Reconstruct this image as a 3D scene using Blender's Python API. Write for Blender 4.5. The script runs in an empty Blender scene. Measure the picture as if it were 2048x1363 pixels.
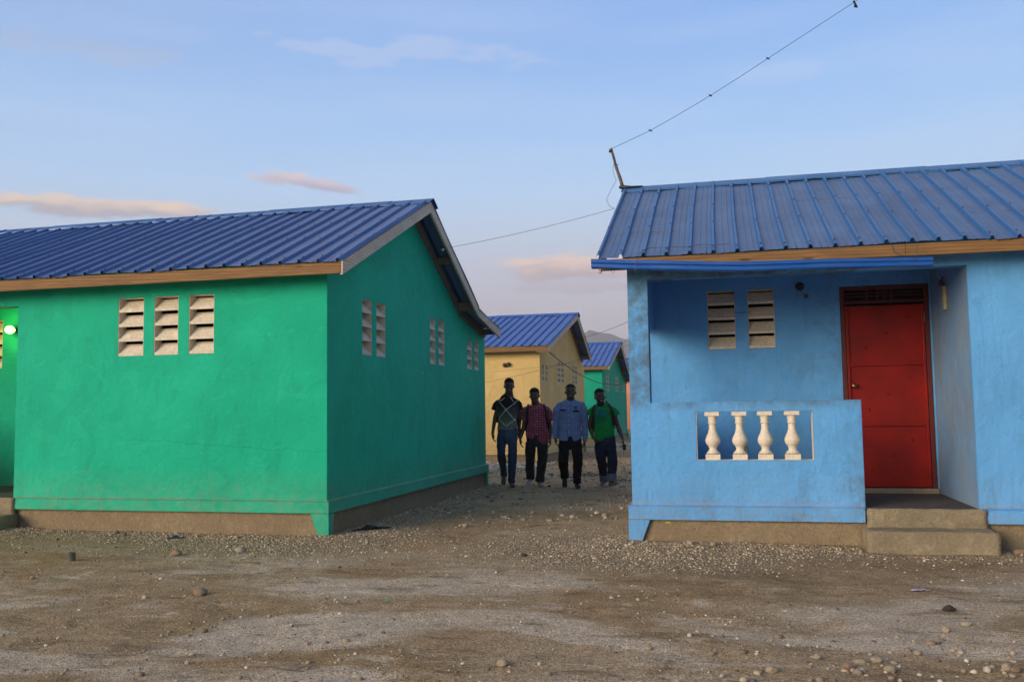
import bpy, bmesh, math, random
import numpy as np
from mathutils import Vector, Matrix
R = math.radians
sc = bpy.context.scene
COL = sc.collection

# ------------------------------------------------------------ camera
cam_d = bpy.data.cameras.new('camera'); cam = bpy.data.objects.new('camera', cam_d); COL.objects.link(cam)
cam_d.sensor_width = 36.0; cam_d.lens = 31.84; cam_d.clip_start = 0.05; cam_d.clip_end = 9000
cam.location = (0, 0, 1.32)
cam.matrix_world = Matrix.Translation((0, 0, 1.32)) @ (Matrix.Rotation(0.2435, 4, 'Z') @ Matrix.Rotation(math.pi/2 + 0.0752, 4, 'X') @ Matrix.Rotation(-0.0144, 4, 'Z'))
sc.camera = cam
# ------------------------------------------------------------ exposure, sun, sky
sc.view_settings.view_transform = 'Standard'; sc.view_settings.look = 'None'
sc.view_settings.gamma = 1.0; sc.view_settings.use_curve_mapping = False
sc.view_settings.exposure = 0.62
SUN_AZ, SUN_EL = 38.0, 12.0      # the sun stands behind the camera, 38 degrees to its left, just above the horizon
sd = Vector((-math.sin(R(SUN_AZ))*math.cos(R(SUN_EL)), -math.cos(R(SUN_AZ))*math.cos(R(SUN_EL)), math.sin(R(SUN_EL))))
sun_d = bpy.data.lights.new('sun', 'SUN'); sun = bpy.data.objects.new('sun', sun_d); COL.objects.link(sun)
sun_d.energy = 2.95; sun_d.angle = R(36); sun_d.color = (1.0, 0.81, 0.60)
sun.rotation_euler = sd.to_track_quat('Z', 'Y').to_euler(); sun.location = (-10, -12, 8)

def s2l(c):
    c = [v/255 for v in c]
    return tuple((v/12.92 if v <= .04045 else ((v+.055)/1.055)**2.4) for v in c)

class NT:
    """small helper for node trees"""
    def __init__(s, tree): s.t = tree; s.n = tree.nodes; s.l = tree.links; s.n.clear()
    def new(s, typ, **kw):
        n = s.n.new(typ)
        for k, v in kw.items(): setattr(n, k, v)
        return n
    def put(s, sock, v):
        if v is None: return
        if hasattr(v, 'links') or isinstance(v, bpy.types.NodeSocket): s.l.new(v, sock)
        else:
            if isinstance(v, (tuple, list)) and len(v) == 3 and sock.type == 'RGBA': v = (*v, 1)
            sock.default_value = v
    def math(s, op, a, b=None, c=None, clamp=False):
        n = s.new('ShaderNodeMath', operation=op, use_clamp=clamp)
        for i, v in enumerate((a, b, c)):
            if v is not None: s.put(n.inputs[i], v)
        return n.outputs[0]
    def vmath(s, op, a, b=None):
        n = s.new('ShaderNodeVectorMath', operation=op); s.put(n.inputs[0], a)
        if b is not None: s.put(n.inputs[1], b)
        return n.outputs[0]
    def noise(s, vec, scale, detail=3, rough=.55, dist=0):
        n = s.new('ShaderNodeTexNoise'); s.put(n.inputs['Vector'], vec)
        n.inputs['Scale'].default_value = scale; n.inputs['Detail'].default_value = detail
        n.inputs['Roughness'].default_value = rough; n.inputs['Distortion'].default_value = dist
        return n.outputs[0]
    def voronoi(s, vec, scale, feature='F1', out=0):
        n = s.new('ShaderNodeTexVoronoi', feature=feature); s.put(n.inputs['Vector'], vec); n.inputs['Scale'].default_value = scale
        return n.outputs[out]
    def ramp(s, fac, stops, interp='LINEAR'):
        n = s.new('ShaderNodeValToRGB'); s.put(n.inputs[0], fac); e = n.color_ramp.elements; n.color_ramp.interpolation = interp
        while len(e) < len(stops): e.new(.5)
        for el, (p, c) in zip(e, stops):
            el.position = p; el.color = (*c, 1) if isinstance(c, (tuple, list)) else (c, c, c, 1)
        return n.outputs[0]
    def mix(s, fac, a, b, mode='MIX'):
        n = s.new('ShaderNodeMix', data_type='RGBA', blend_type=mode); s.put(n.inputs[0], fac); s.put(n.inputs[6], a); s.put(n.inputs[7], b)
        return n.outputs[2]
    def map(s, v, a, b, c=0, d=1, smooth=False):
        n = s.new('ShaderNodeMapRange', interpolation_type='SMOOTHSTEP' if smooth else 'LINEAR')
        for i, x in enumerate((v, a, b, c, d)): s.put(n.inputs[i], x)
        return n.outputs[0]
    def scalev(s, vec, sx, sy, sz):
        n = s.new('ShaderNodeMapping'); s.put(n.inputs[0], vec); n.inputs['Scale'].default_value = (sx, sy, sz); return n.outputs[0]
    def sep(s, v):
        n = s.new('ShaderNodeSeparateXYZ'); s.put(n.inputs[0], v); return n.outputs
    def bump(s, h, strength, dist, normal=None):
        n = s.new('ShaderNodeBump'); s.put(n.inputs['Height'], h); n.inputs['Strength'].default_value = strength
        n.inputs['Distance'].default_value = dist
        if normal is not None: s.put(n.inputs['Normal'], normal)
        return n.outputs[0]

world = bpy.data.worlds.new('World'); sc.world = world; world.use_nodes = True
w = NT(world.node_tree)
sky = w.new('ShaderNodeTexSky', sky_type='NISHITA'); sky.sun_disc = False
sky.sun_elevation = R(SUN_EL); sky.sun_rotation = R(180 + SUN_AZ); sky.air_density = 1.0; sky.dust_density = 1.2; sky.ozone_density = 1.5
bgA = w.new('ShaderNodeBackground'); w.put(bgA.inputs[0], sky.outputs[0]); bgA.inputs[1].default_value = 0.11
dirv = w.vmath('NORMALIZE', w.new('ShaderNodeTexCoord').outputs['Generated'])
dx, dy, dz = w.sep(dirv)
el = w.math('ARCSINE', dz); az = w.math('ARCTAN2', dx, dy)
# the dusk gradient of the eastern half of the sky; overhead stops brightened to lift ground light
stops = [(0.0, (176, 166, 178)), (.07, (184, 176, 189)), (.105, (191, 184, 195)), (.15, (193, 195, 212)), (.19, (190, 206, 229)), (.24, (178, 209, 245)), (.30, (162, 200, 246)), (.37, (144, 186, 241)), (.45, (132, 173, 236)), (.62, (150, 180, 228)), (.9, (215, 222, 240))]
grad = w.ramp(el, [(p, s2l(c)) for p, c in stops])
lowl = w.math('MULTIPLY', w.map(az, .1, -.75, 0, 1), w.map(el, .12, .36, .25, 1))
grad = w.mix(w.math('MULTIPLY', lowl, .30), grad, s2l((168, 186, 214)))        # hazier, greyer towards the left
grad = w.mix(w.math('MULTIPLY', w.map(el, .34, .48, 0, 1), w.map(az, -.45, -.8, 0, .35)), grad, s2l((118, 142, 190)))
strk = w.noise(w.scalev(dirv, 1.2, 1.2, 11), 2.4, 4, .55, .3)
grad = w.mix(w.math('MULTIPLY', w.map(strk, .42, .72, 0, 1), w.map(el, .1, .3, .05, .13)), grad, (.72, .78, .90))
def cloud(g, a0, e0, a, b, slope, top, bot, op, seed, nsc=(9, 9, 26), warp=.9):
    da = w.math('SUBTRACT', az, a0); de = w.math('SUBTRACT', w.math('SUBTRACT', el, e0), w.math('MULTIPLY', da, slope))
    u = w.math('DIVIDE', da, a); v = w.math('DIVIDE', de, b)
    e = w.math('SQRT', w.math('ADD', w.math('MULTIPLY', u, u), w.math('MULTIPLY', v, v)))
    nz = w.noise(w.vmath('ADD', w.scalev(dirv, *nsc), (seed, seed*1.7, 0)), 2.2, 6, .58, .2)
    m = w.math('ADD', w.math('SUBTRACT', 1.0, e), w.math('MULTIPLY', w.math('SUBTRACT', nz, .5), warp*2))
    m = w.map(m, -0.05, .50, 0, op, True)
    col = w.mix(w.map(w.math('ADD', v, w.math('MULTIPLY', w.math('SUBTRACT', nz, .5), 2.4)), -.6, .7, 0, 1, True), s2l(bot), s2l(top))
    return w.mix(m, g, col)
grad = cloud(grad, -.675, .2080, .15, .0115, .02, (232, 206, 188), (178, 172, 182), .92, 3.1)
grad = cloud(grad, -.50, .2065, .05, .006, .0, (224, 200, 192), (190, 180, 194), .7, 5.1)
grad = cloud(grad, -.495, .2485, .034, .0105, -.02, (232, 204, 196), (196, 182, 196), .8, 7.7)
grad = cloud(grad, -.447, .2425, .048, .0075, -.10, (214, 194, 200), (178, 172, 194), .85, 2.3)
grad = cloud(grad, -.175, .1530, .090, .0205, -.02, (236, 206, 192), (182, 168, 176), .95, 9.4)
grad = cloud(grad, -.16, .1330, .11, .0080, 0, (188, 176, 190), (180, 168, 182), .6, 1.4)
grad = cloud(grad, -.36, .383, .19, .014, .0, (196, 206, 232), (190, 202, 232), .38, 4.2, (7, 7, 26), 2.0)
grad = cloud(grad, -.68, .358, .10, .012, .05, (170, 184, 214), (175, 188, 214), .45, 6.6, (7, 7, 26), 2.0)
grad = cloud(grad, .05, .345, .05, .012, .0, (186, 206, 242), (180, 200, 240), .30, 8.6, (5, 5, 16), 1.3)
bgB = w.new('ShaderNodeBackground'); w.put(bgB.inputs[0], grad); bgB.inputs[1].default_value = 0.72
fac = w.map(w.math('ADD', w.math('MULTIPLY', dx, math.sin(-.24)), w.math('MULTIPLY', dy, math.cos(-.24))), -.15, .35, 0, 1, True)
mx = w.new('ShaderNodeMixShader'); w.put(mx.inputs[0], fac); w.l.new(bgA.outputs[0], mx.inputs[1]); w.l.new(bgB.outputs[0], mx.inputs[2])
w.l.new(mx.outputs[0], w.new('ShaderNodeOutputWorld').inputs[0])

# ------------------------------------------------------------ object helpers
def tag(o, label=None, cat=None, group=None, kind=None):
    if label: o['label'] = label
    if cat: o['category'] = cat
    if group: o['group'] = group
    if kind: o['kind'] = kind
    return o
def empty(name, loc=(0, 0, 0), rz=0.0, label=None, cat=None, group=None):
    o = bpy.data.objects.new(name, None); COL.objects.link(o); o.location = loc; o.rotation_euler = (0, 0, rz)
    o.empty_display_size = .2
    return tag(o, label, cat, group)
def link(name, me, mat, parent=None, smooth=False, auto=None):
    if mat is not None and not me.materials: me.materials.append(mat)
    if smooth: me.polygons.foreach_set('use_smooth', [True]*len(me.polygons))
    o = bpy.data.objects.new(name, me); COL.objects.link(o)
    if parent is not None: o.parent = parent
    return o
class M:
    def __init__(s): s.v = []; s.f = []
    def add(s, vs, fs):
        b = len(s.v); s.v += [tuple(p) for p in vs]; s.f += [tuple(i+b for i in f) for f in fs]
    def quad(s, a, b, c, d): s.add([a, b, c, d], [(0, 1, 2, 3)])
    def box(s, x0, x1, y0, y1, z0, z1):
        s.add([(x0, y0, z0), (x1, y0, z0), (x1, y1, z0), (x0, y1, z0), (x0, y0, z1), (x1, y0, z1), (x1, y1, z1), (x0, y1, z1)],
              [(3, 2, 1, 0), (4, 5, 6, 7), (0, 1, 5, 4), (1, 2, 6, 5), (2, 3, 7, 6), (3, 0, 4, 7)])
    def prism(s, poly, fn, a, b):
        """poly: list of 2-D points; fn(p,q,t) -> xyz; extruded from t=a to t=b"""
        n = len(poly); s.add([fn(p, q, a) for p, q in poly] + [fn(p, q, b) for p, q in poly],
              [tuple(range(n))[::-1], tuple(range(n, 2*n))] + [(i, (i+1) % n, (i+1) % n+n, i+n) for i in range(n)])
    def tube(s, pts, rad, seg=8, sup=2.0, up=None, cap=True):
        pts = [Vector(p) for p in pts]; n = len(pts)
        if not hasattr(rad, '__len__'): rad = [rad]*n
        base = len(s.v); ref = Vector(up) if up else None; prev = None
        for i, p in enumerate(pts):
            t = (pts[min(i+1, n-1)] - pts[max(i-1, 0)]).normalized()
            if ref is not None: side = ref - t*ref.dot(t)
            elif prev is not None: side = prev - t*prev.dot(t)
            else: side = Vector((1, 0, 0)) if abs(t.x) < .8 else Vector((0, 1, 0)); side = side - t*side.dot(t)
            side.normalize(); prev = side; fr = t.cross(side)
            ra, rb = rad[i] if hasattr(rad[i], '__len__') else (rad[i], rad[i])
            for k in range(seg):
                a = 2*math.pi*k/seg; ca, sa = math.cos(a), math.sin(a); s.v.append(tuple(p + side*(ra*math.copysign(abs(ca)**(2/sup), ca)) + fr*(rb*math.copysign(abs(sa)**(2/sup), sa))))
        for i in range(n-1):
            for k in range(seg):
                a = base+i*seg+k; b = base+i*seg+(k+1) % seg; s.f.append((a, b, b+seg, a+seg))
        if cap: s.f.append(tuple(range(base, base+seg))[::-1]); s.f.append(tuple(range(base+(n-1)*seg, base+n*seg)))
    def lathe(s, prof, c=(0, 0, 0), seg=20, ax='z'):
        base = len(s.v); n = len(prof)
        for r, z in prof:
            for k in range(seg):
                a = 2*math.pi*k/seg; p = (r*math.cos(a), r*math.sin(a), z)
                if ax == 'y': p = (p[0], p[2], p[1])
                if ax == 'x': p = (p[2], p[0], p[1])
                s.v.append((c[0]+p[0], c[1]+p[1], c[2]+p[2]))
        for i in range(n-1):
            for k in range(seg):
                a = base+i*seg+k; b = base+i*seg+(k+1) % seg; s.f.append((a, b, b+seg, a+seg))
        s.f.append(tuple(range(base, base+seg))[::-1]); s.f.append(tuple(range(base+(n-1)*seg, base+n*seg)))
    def mesh(s, name='m'):
        me = bpy.data.meshes.new(name); me.from_pydata(s.v, [], s.f); me.update(); return me
    def build(s, name, mat, parent=None, smooth=False, bevel=None, weld=False):
        me = s.mesh(name)
        bm = bmesh.new(); bm.from_mesh(me)
        if weld: bmesh.ops.remove_doubles(bm, verts=bm.verts, dist=1e-4)
        bmesh.ops.recalc_face_normals(bm, faces=bm.faces); bm.to_mesh(me); bm.free()
        o = link(name, me, mat, parent, smooth)
        if bevel:
            md = o.modifiers.new('bevel', 'BEVEL'); md.width = bevel; md.segments = 2; md.limit_method = 'ANGLE'; md.angle_limit = R(40)
        return o

# ------------------------------------------------------------ materials
def material(name):
    m = bpy.data.materials.new(name); m.use_nodes = True; t = NT(m.node_tree)
    b = t.new('ShaderNodeBsdfPrincipled'); o = t.new('ShaderNodeOutputMaterial'); t.l.new(b.outputs[0], o.inputs[0])
    return m, t, b
def objco(t): return t.new('ShaderNodeTexCoord').outputs['Object']
def paint(name, col, dirt=(.16, .13, .09), amount=.5, crack=False, grime=False, dark=.88):
    """hand-rolled limewash on cement render: mottled, stained, slightly rough"""
    m, t, b = material(name); co = objco(t)
    n1 = t.noise(co, .9, 5, .6, .4); n2 = t.noise(co, 5.5, 5, .65, .3); n3 = t.noise(co, 60, 4, .7)
    hsv = t.mix(t.map(n1, .35, .68), tuple(c*dark for c in col), tuple(min(1, c*1.07+.006) for c in col))
    hsv = t.mix(t.map(n2, .42, .75, 0, .22), hsv, tuple(c*.74+.004 for c in col))
    hsv = t.mix(t.map(n3, .3, .8, 0, .12), hsv, tuple(min(1, c*1.25+.003) for c in col))
    # roller strokes / water streaks, running down
    st = t.noise(t.scalev(co, 7, 7, .45), 3.2, 4, .6, .15)
    hsv = t.mix(t.map(st, .56, .76, 0, .32*amount), hsv, tuple(c*.62 for c in col))
    # dirt blotches
    bl = t.math('MULTIPLY', t.map(t.noise(co, 2.1, 6, .68, .8), .55, .74), t.map(t.noise(co, 17, 4, .7), .38, .66))
    x, y, z = t.sep(co)
    low = t.map(z, .95, .38, .35, 1.0, True)
    hsv = t.mix(t.math('MULTIPLY', t.math('MULTIPLY', bl, low), .6*amount), hsv, dirt)
    hsv = t.mix(t.math('MULTIPLY', t.map(t.noise(t.scalev(co, 1.4, 1.4, .9), 1.5, 3, .5, 1.4), .585, .60), .16), hsv, tuple(c*.55 for c in col))
    hsv = t.mix(t.math('MULTIPLY', t.map(t.noise(t.scalev(co, 1.1, 1.1, 1.6), 1.9, 2, .5, 2.0), .62, .635), .14), hsv, tuple(min(1, c*1.25+.03) for c in col))
    # scuffs: thin short dark scratches
    sv = t.voronoi(t.scalev(co, 2.2, 2.2, 1.1), 1.5, 'DISTANCE_TO_EDGE')
    sc_ = t.math('MULTIPLY', t.map(sv, .0045, .001), t.map(t.noise(co, 1.3, 2), .60, .68))
    hsv = t.mix(t.math('MULTIPLY', sc_, .5*amount), hsv, tuple(c*.3 for c in dirt))
    # dirty line along the top of the plinth band
    bd = t.math('MULTIPLY', t.map(t.math('ABSOLUTE', t.math('SUBTRACT', z, .382)), .014, .004), t.map(t.noise(co, 6, 4), .3, .62))
    hsv = t.mix(t.math('MULTIPLY', bd, .55), hsv, (.36, .31, .24))
    # splashed dust just above the plinth
    hsv = t.mix(t.math('MULTIPLY', t.map(z, .75, .25, 0, .38), t.map(t.noise(co, 9, 5, .7), .35, .7)), hsv, (.30, .25, .19))
    # chipped and rubbed spots showing the render underneath
    chip = t.math('MULTIPLY', t.map(t.noise(co, 13, 3, .5), .725, .75), t.map(t.noise(co, 1.1, 2), .5, .62))
    hsv = t.mix(t.math('MULTIPLY', chip, .7), hsv, (.42, .38, .30))
    ch2 = t.math('MULTIPLY', t.map(t.noise(co, 34, 2, .5), .745, .765), t.map(t.noise(co, 1.7, 3), .48, .6)); hsv = t.mix(ch2, hsv, tuple(c*.25 for c in col))
    if crack:
        nn = t.math('MULTIPLY', t.math('SUBTRACT', t.noise(t.scalev(co, 1, 0, 0), 2.6, 5, .6), .5), .16)
        dd = t.math('ABSOLUTE', t.math('SUBTRACT', t.math('SUBTRACT', z, nn), t.math('SUBTRACT', 1.35, t.math('MULTIPLY', x, .065))))
        ck = t.math('MULTIPLY', t.map(dd, .0045, .0015), t.math('MULTIPLY', t.map(x, 4.4, 4.8), t.map(y, .01, .005))); hsv = t.mix(t.math('MULTIPLY', ck, .4), hsv, tuple(c*.3 for c in col))
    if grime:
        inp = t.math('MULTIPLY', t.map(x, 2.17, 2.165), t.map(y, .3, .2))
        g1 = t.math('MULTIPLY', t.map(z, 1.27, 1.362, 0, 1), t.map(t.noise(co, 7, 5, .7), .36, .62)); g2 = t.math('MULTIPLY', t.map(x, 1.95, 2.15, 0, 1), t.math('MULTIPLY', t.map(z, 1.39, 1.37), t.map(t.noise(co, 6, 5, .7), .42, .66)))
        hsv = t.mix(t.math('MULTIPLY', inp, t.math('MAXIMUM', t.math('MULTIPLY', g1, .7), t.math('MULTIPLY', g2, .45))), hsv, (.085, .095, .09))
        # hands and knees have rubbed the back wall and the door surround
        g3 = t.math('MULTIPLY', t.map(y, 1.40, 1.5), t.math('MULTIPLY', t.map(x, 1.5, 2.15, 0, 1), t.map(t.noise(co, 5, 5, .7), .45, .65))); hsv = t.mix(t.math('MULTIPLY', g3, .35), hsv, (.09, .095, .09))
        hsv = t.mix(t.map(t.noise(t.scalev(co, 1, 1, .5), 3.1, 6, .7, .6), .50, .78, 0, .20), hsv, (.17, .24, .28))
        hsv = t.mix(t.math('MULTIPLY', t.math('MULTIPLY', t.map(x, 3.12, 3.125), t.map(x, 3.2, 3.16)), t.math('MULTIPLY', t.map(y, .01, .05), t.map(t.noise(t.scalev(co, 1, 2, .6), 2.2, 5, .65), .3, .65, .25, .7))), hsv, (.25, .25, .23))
    t.put(b.inputs['Base Color'], hsv); b.inputs['Roughness'].default_value = .78; b.inputs['Specular IOR Level'].default_value = .25
    h = t.math('ADD', t.math('MULTIPLY', t.noise(co, 140, 3, .7), .35), t.math('ADD', t.math('MULTIPLY', t.noise(co, 22, 4, .6), .8), t.math('MULTIPLY', t.noise(co, 2.4, 3, .5), 3.0)))
    bv = t.new('ShaderNodeBevel', samples=3); bv.inputs[0].default_value = .012
    t.put(b.inputs['Normal'], t.bump(h, .7, .018, bv.outputs[0]))
    return m
def stucco(name, c1, c2, scale=1.0, bumpd=.02, rough=.95, strength=.8):
    m, t, b = material(name); co = objco(t)
    n1 = t.noise(co, 1.6*scale, 5, .65, .5); n2 = t.noise(co, 38*scale, 5, .7); n3 = t.noise(co, 9*scale, 4, .6)
    c = t.mix(t.map(n1, .3, .7), c1, c2)
    c = t.mix(t.map(n2, .35, .7, 0, .55), c, tuple(v*.5 for v in c1))
    c = t.mix(t.map(n3, .55, .75, 0, .4), c, tuple(min(1, v*1.35) for v in c2))
    t.put(b.inputs['Base Color'], c); b.inputs['Roughness'].default_value = rough; b.inputs['Specular IOR Level'].default_value = .2
    h = t.math('ADD', t.noise(co, 75*scale, 4, .7), t.math('MULTIPLY', n3, 1.2))
    t.put(b.inputs['Normal'], t.bump(h, strength, bumpd)); return m
def wood(name, c1, c2, axis='x', rough=.75, knots=True):
    m, t, b = material(name); co = objco(t)
    sx, sy, sz = (.55, 9, 9) if axis == 'x' else (9, .8, 1.8)
    wv = t.noise(t.scalev(co, sx, sy, sz), 3.5, 5, .6, 1.1)
    rg = t.new('ShaderNodeTexWave', wave_type='RINGS', rings_direction='Y' if axis == 'x' else 'X'); t.put(rg.inputs[0], t.scalev(co, .35*(sx/.55), 3 if axis == 'x' else 1, 3))
    rg.inputs['Scale'].default_value = 3.2; rg.inputs['Distortion'].default_value = 5; rg.inputs['Detail'].default_value = 3
    c = t.mix(t.map(wv, .3, .7), c1, c2)
    c = t.mix(t.map(rg.outputs[1], .55, .95, 0, .5), c, tuple(v*.5 for v in c1))
    if knots:
        k = t.voronoi(t.scalev(co, 1.0 if axis == 'x' else 4, 4, 4), 1.4)
        c = t.mix(t.map(k, .10, .05, 0, .8), c, tuple(v*.28 for v in c1))
    c = t.mix(t.map(t.noise(co, 2.2, 4), .5, .8, 0, .45), c, tuple(v*.6 for v in c1))
    t.put(b.inputs['Base Color'], c); b.inputs['Roughness'].default_value = rough
    t.put(b.inputs['Normal'], t.bump(wv, .5, .006)); return m
def plain(name, col, rough=.6, metal=0, spec=.5, var=.25, sc_=12, emis=None, es=0, bd=.002):
    m, t, b = material(name); co = objco(t)
    c = t.mix(t.map(t.noise(co, sc_, 4), .35, .7), tuple(v*(1-var) for v in col), tuple(min(1, v*(1+var*.5)) for v in col))
    t.put(b.inputs['Base Color'], c); b.inputs['Roughness'].default_value = rough; b.inputs['Metallic'].default_value = metal
    b.inputs['Specular IOR Level'].default_value = spec
    if bd: t.put(b.inputs['Normal'], t.bump(t.noise(co, sc_*6, 3), .4, bd))
    if emis: b.inputs['Emission Color'].default_value = (*emis, 1); b.inputs['Emission Strength'].default_value = es
    return m
def roofing(name, col, pan_sheen, rough=.34, sheen_amt=.5):
    m, t, b = material(name); co = objco(t)
    n = t.noise(t.scalev(co, 1, .35, 1), 2.2, 5, .62, .5); f = t.noise(co, 45, 4, .7)
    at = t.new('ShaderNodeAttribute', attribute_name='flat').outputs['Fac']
    c = t.mix(t.math('MULTIPLY', t.map(n, .3, .72, .72*sheen_amt, sheen_amt), t.map(at, 0, 1, .12, 1)), col, pan_sheen)  # lavender sky sheen painted into the flat pans; ribs keep a shaded deep blue
    c = t.mix(t.map(f, .4, .75, 0, .18), c, tuple(v*.6 for v in col))
    run = t.noise(t.scalev(co, 14, .5, .5), 2.0, 4, .6)
    c = t.mix(t.math('MULTIPLY', t.map(run, .55, .75, 0, .25), at), c, tuple(v*1.25 for v in pan_sheen))
    t.put(b.inputs['Base Color'], c); t.put(b.inputs['Roughness'], t.map(n, .3, .7, rough-.06, rough+.14))
    b.inputs['Metallic'].default_value = .25; b.inputs['Specular IOR Level'].default_value = .6
    h = t.math('ADD', t.noise(t.scalev(co, 1, .4, 1), 5, 3), t.math('MULTIPLY', f, .1))
    t.put(b.inputs['Normal'], t.bump(h, .25, .02)); return m
def vcol(name, rough=.8, spec=.3, bumps=(60, .004), sheen=0):
    m, t, b = material(name); a = t.new('ShaderNodeVertexColor', layer_name='Col'); co = objco(t)
    c = t.mix(t.map(t.noise(co, 30, 4, .6), .35, .7, 0, .25), a.outputs[0], (0, 0, 0))
    t.put(b.inputs['Base Color'], c); b.inputs['Roughness'].default_value = rough; b.inputs['Specular IOR Level'].default_value = spec
    h = t.math('ADD', t.noise(t.scalev(co, 1, 1, .8), 9, 4, .55, 1.2), t.math('MULTIPLY', t.noise(co, bumps[0], 3), .25))
    t.put(b.inputs['Normal'], t.bump(h, .6 if sheen else .15, .03 if sheen else bumps[1])); return m

GREEN = paint('green_paint', (.003, .45, .285), amount=.6, dirt=(.10, .25, .15), crack=True)
GREEN2 = paint('green_paint_far', (.004, .40, .26), amount=.3)
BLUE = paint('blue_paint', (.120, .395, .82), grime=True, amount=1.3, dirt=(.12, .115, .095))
CREAM = paint('cream_paint', (.70, .50, .21), amount=.4)
ORANGE = paint('orange_paint', (.78, .30, .17), amount=.3)
PLINTH = stucco('rough_plinth_render', (.36, .275, .18), (.46, .36, .24), 1.0, .03, strength=1.0)
CEMENT = stucco('cement_step', (.26, .215, .145), (.42, .355, .25), 1.3, .014, strength=.9)
FLOOR = stucco('trodden_cement_floor', (.085, .075, .07), (.14, .125, .115), .8, .006, .8, .5)
CAST = stucco('cast_concrete_white', (.72, .64, .52), (.82, .74, .62), .9, .006, .9, .5)
CREAMCAST = stucco('cast_baluster_cream', (.76, .68, .56), (.86, .78, .67), 1.0, .008, .9, .5)
WOODX = wood('fascia_pine', (.17, .088, .032), (.30, .158, .055))
GREYX = wood('weathered_pine', (.54, .43, .34), (.70, .58, .47), 'y')
GREYXX = wood('weathered_pine_purlin', (.16, .115, .08), (.24, .18, .12), 'x')
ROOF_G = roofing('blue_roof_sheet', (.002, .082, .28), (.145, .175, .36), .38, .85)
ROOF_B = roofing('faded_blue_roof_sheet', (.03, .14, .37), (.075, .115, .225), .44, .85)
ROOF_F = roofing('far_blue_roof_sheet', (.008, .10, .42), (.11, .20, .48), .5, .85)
GUTTER = roofing('bright_blue_flashing', (.002, .078, .36), (.004, .09, .36), .34, .2)
RED = plain('red_door_paint', (.25, .005, .002), .5, var=.35, sc_=2.2, spec=.25)
REDD = plain('dark_red_frame', (.10, .005, .004), .6, var=.3)
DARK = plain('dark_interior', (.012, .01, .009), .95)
BRASS = plain('worn_brass', (.30, .19, .07), .35, .9)
BLACKW = plain('black_cable', (.012, .012, .013), .6)
GREYW = plain('grey_wire', (.10, .10, .11), .5, .5)
STICK = wood('old_stick_bark', (.10, .07, .05), (.19, .14, .10), 'y')
BAKE = plain('black_plastic', (.012, .011, .010), .45)
IVORY = plain('ivory_plastic', (.42, .38, .20), .45)
RUST = plain('rusty_screw', (.10, .035, .02), .8)

# ------------------------------------------------------------ house kit
FX, FY, FZ = 7.10, 6.25, 0
def wall(m, fr, u0, u1, w0, top, holes=(), th=.15, breaks=()):
    us = sorted({u0, u1, *[b for b in breaks if u0 < b < u1], *[h[0] for h in holes], *[h[1] for h in holes]})
    for a, b in zip(us[:-1], us[1:]):
        hs = sorted([h for h in holes if h[0] <= a+1e-6 and h[1] >= b-1e-6], key=lambda h: h[2])
        lo = (w0, w0)
        segs = []
        for h in hs: segs.append((lo, (h[2], h[2]))); lo = (h[3], h[3])
        segs.append((lo, (top(a), top(b))))
        for (l0, l1), (t0, t1) in segs:
            if t0-l0 < 1e-5 and t1-l1 < 1e-5: continue
            for v in (0, th): m.quad(fr(a, v, l0), fr(b, v, l1), fr(b, v, t1), fr(a, v, t0))
        m.quad(fr(a, 0, top(a)), fr(b, 0, top(b)), fr(b, th, top(b)), fr(a, th, top(a)))
        if not any(abs(h[2]-w0) < 1e-6 for h in hs): m.quad(fr(a, 0, w0), fr(b, 0, w0), fr(b, th, w0), fr(a, th, w0))
    for h in holes:
        a, b, c, d = h[:4]
        m.quad(fr(a, 0, c), fr(a, th, c), fr(a, th, d), fr(a, 0, d)); m.quad(fr(b, 0, c), fr(b, th, c), fr(b, th, d), fr(b, 0, d))
        m.quad(fr(a, 0, d), fr(b, 0, d), fr(b, th, d), fr(a, th, d))
        if c > w0+1e-6: m.quad(fr(a, 0, c), fr(b, 0, c), fr(b, th, c), fr(a, th, c))
    for u in (u0, u1): m.quad(fr(u, 0, w0), fr(u, th, w0), fr(u, th, top(u)), fr(u, 0, top(u)))
rnd = random.Random(4)
def louver(parent, fr, u0, u1, z0, z1, n=4, mat=None):
    """cast concrete louvre block: lining plus n sloping blades"""
    m = M(); D = .135; t = .005; e = .002
    U0, U1 = u0+e, u1-e
    def bx(a, b, c, d, p, q): m.prism([(c, p), (d, p), (d, q), (c, q)], lambda v, z, u: fr(u, v, z), a, b)
    bx(U0, U0+t, e, D, z0+e, z1-e); bx(U1-t, U1, e, D, z0+e, z1-e); bx(U0+t, U1-t, e, D, z1-t, z1-e)
    p = (z1-z0)/n
    for k in range(n):
        zb = z0 + k*p + .002*rnd.random() + e; gap = .013 if k < n-1 else .0
        zt = zb + p - gap - .004
        prof = [(.006, zb), (.004, zb+.030), (.020, zb+.040), (.112, zt-.006), (.128, zt-.008), (.128, zt-.03), (.055, zb+.006)]
        if k == n-1: prof = [(.006, zb), (.004, zb+.030), (.020, zb+.040), (.112, zt-.02), (.130, zt-.02), (.130, zt-.05), (.055, zb+.006)]
        m.prism(prof, lambda v, z, u: fr(u, v, z), U0+t-.001, U1-t+.001)
    o = m.build('louver_window', mat or CAST, parent, bevel=.003)
    return o

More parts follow.
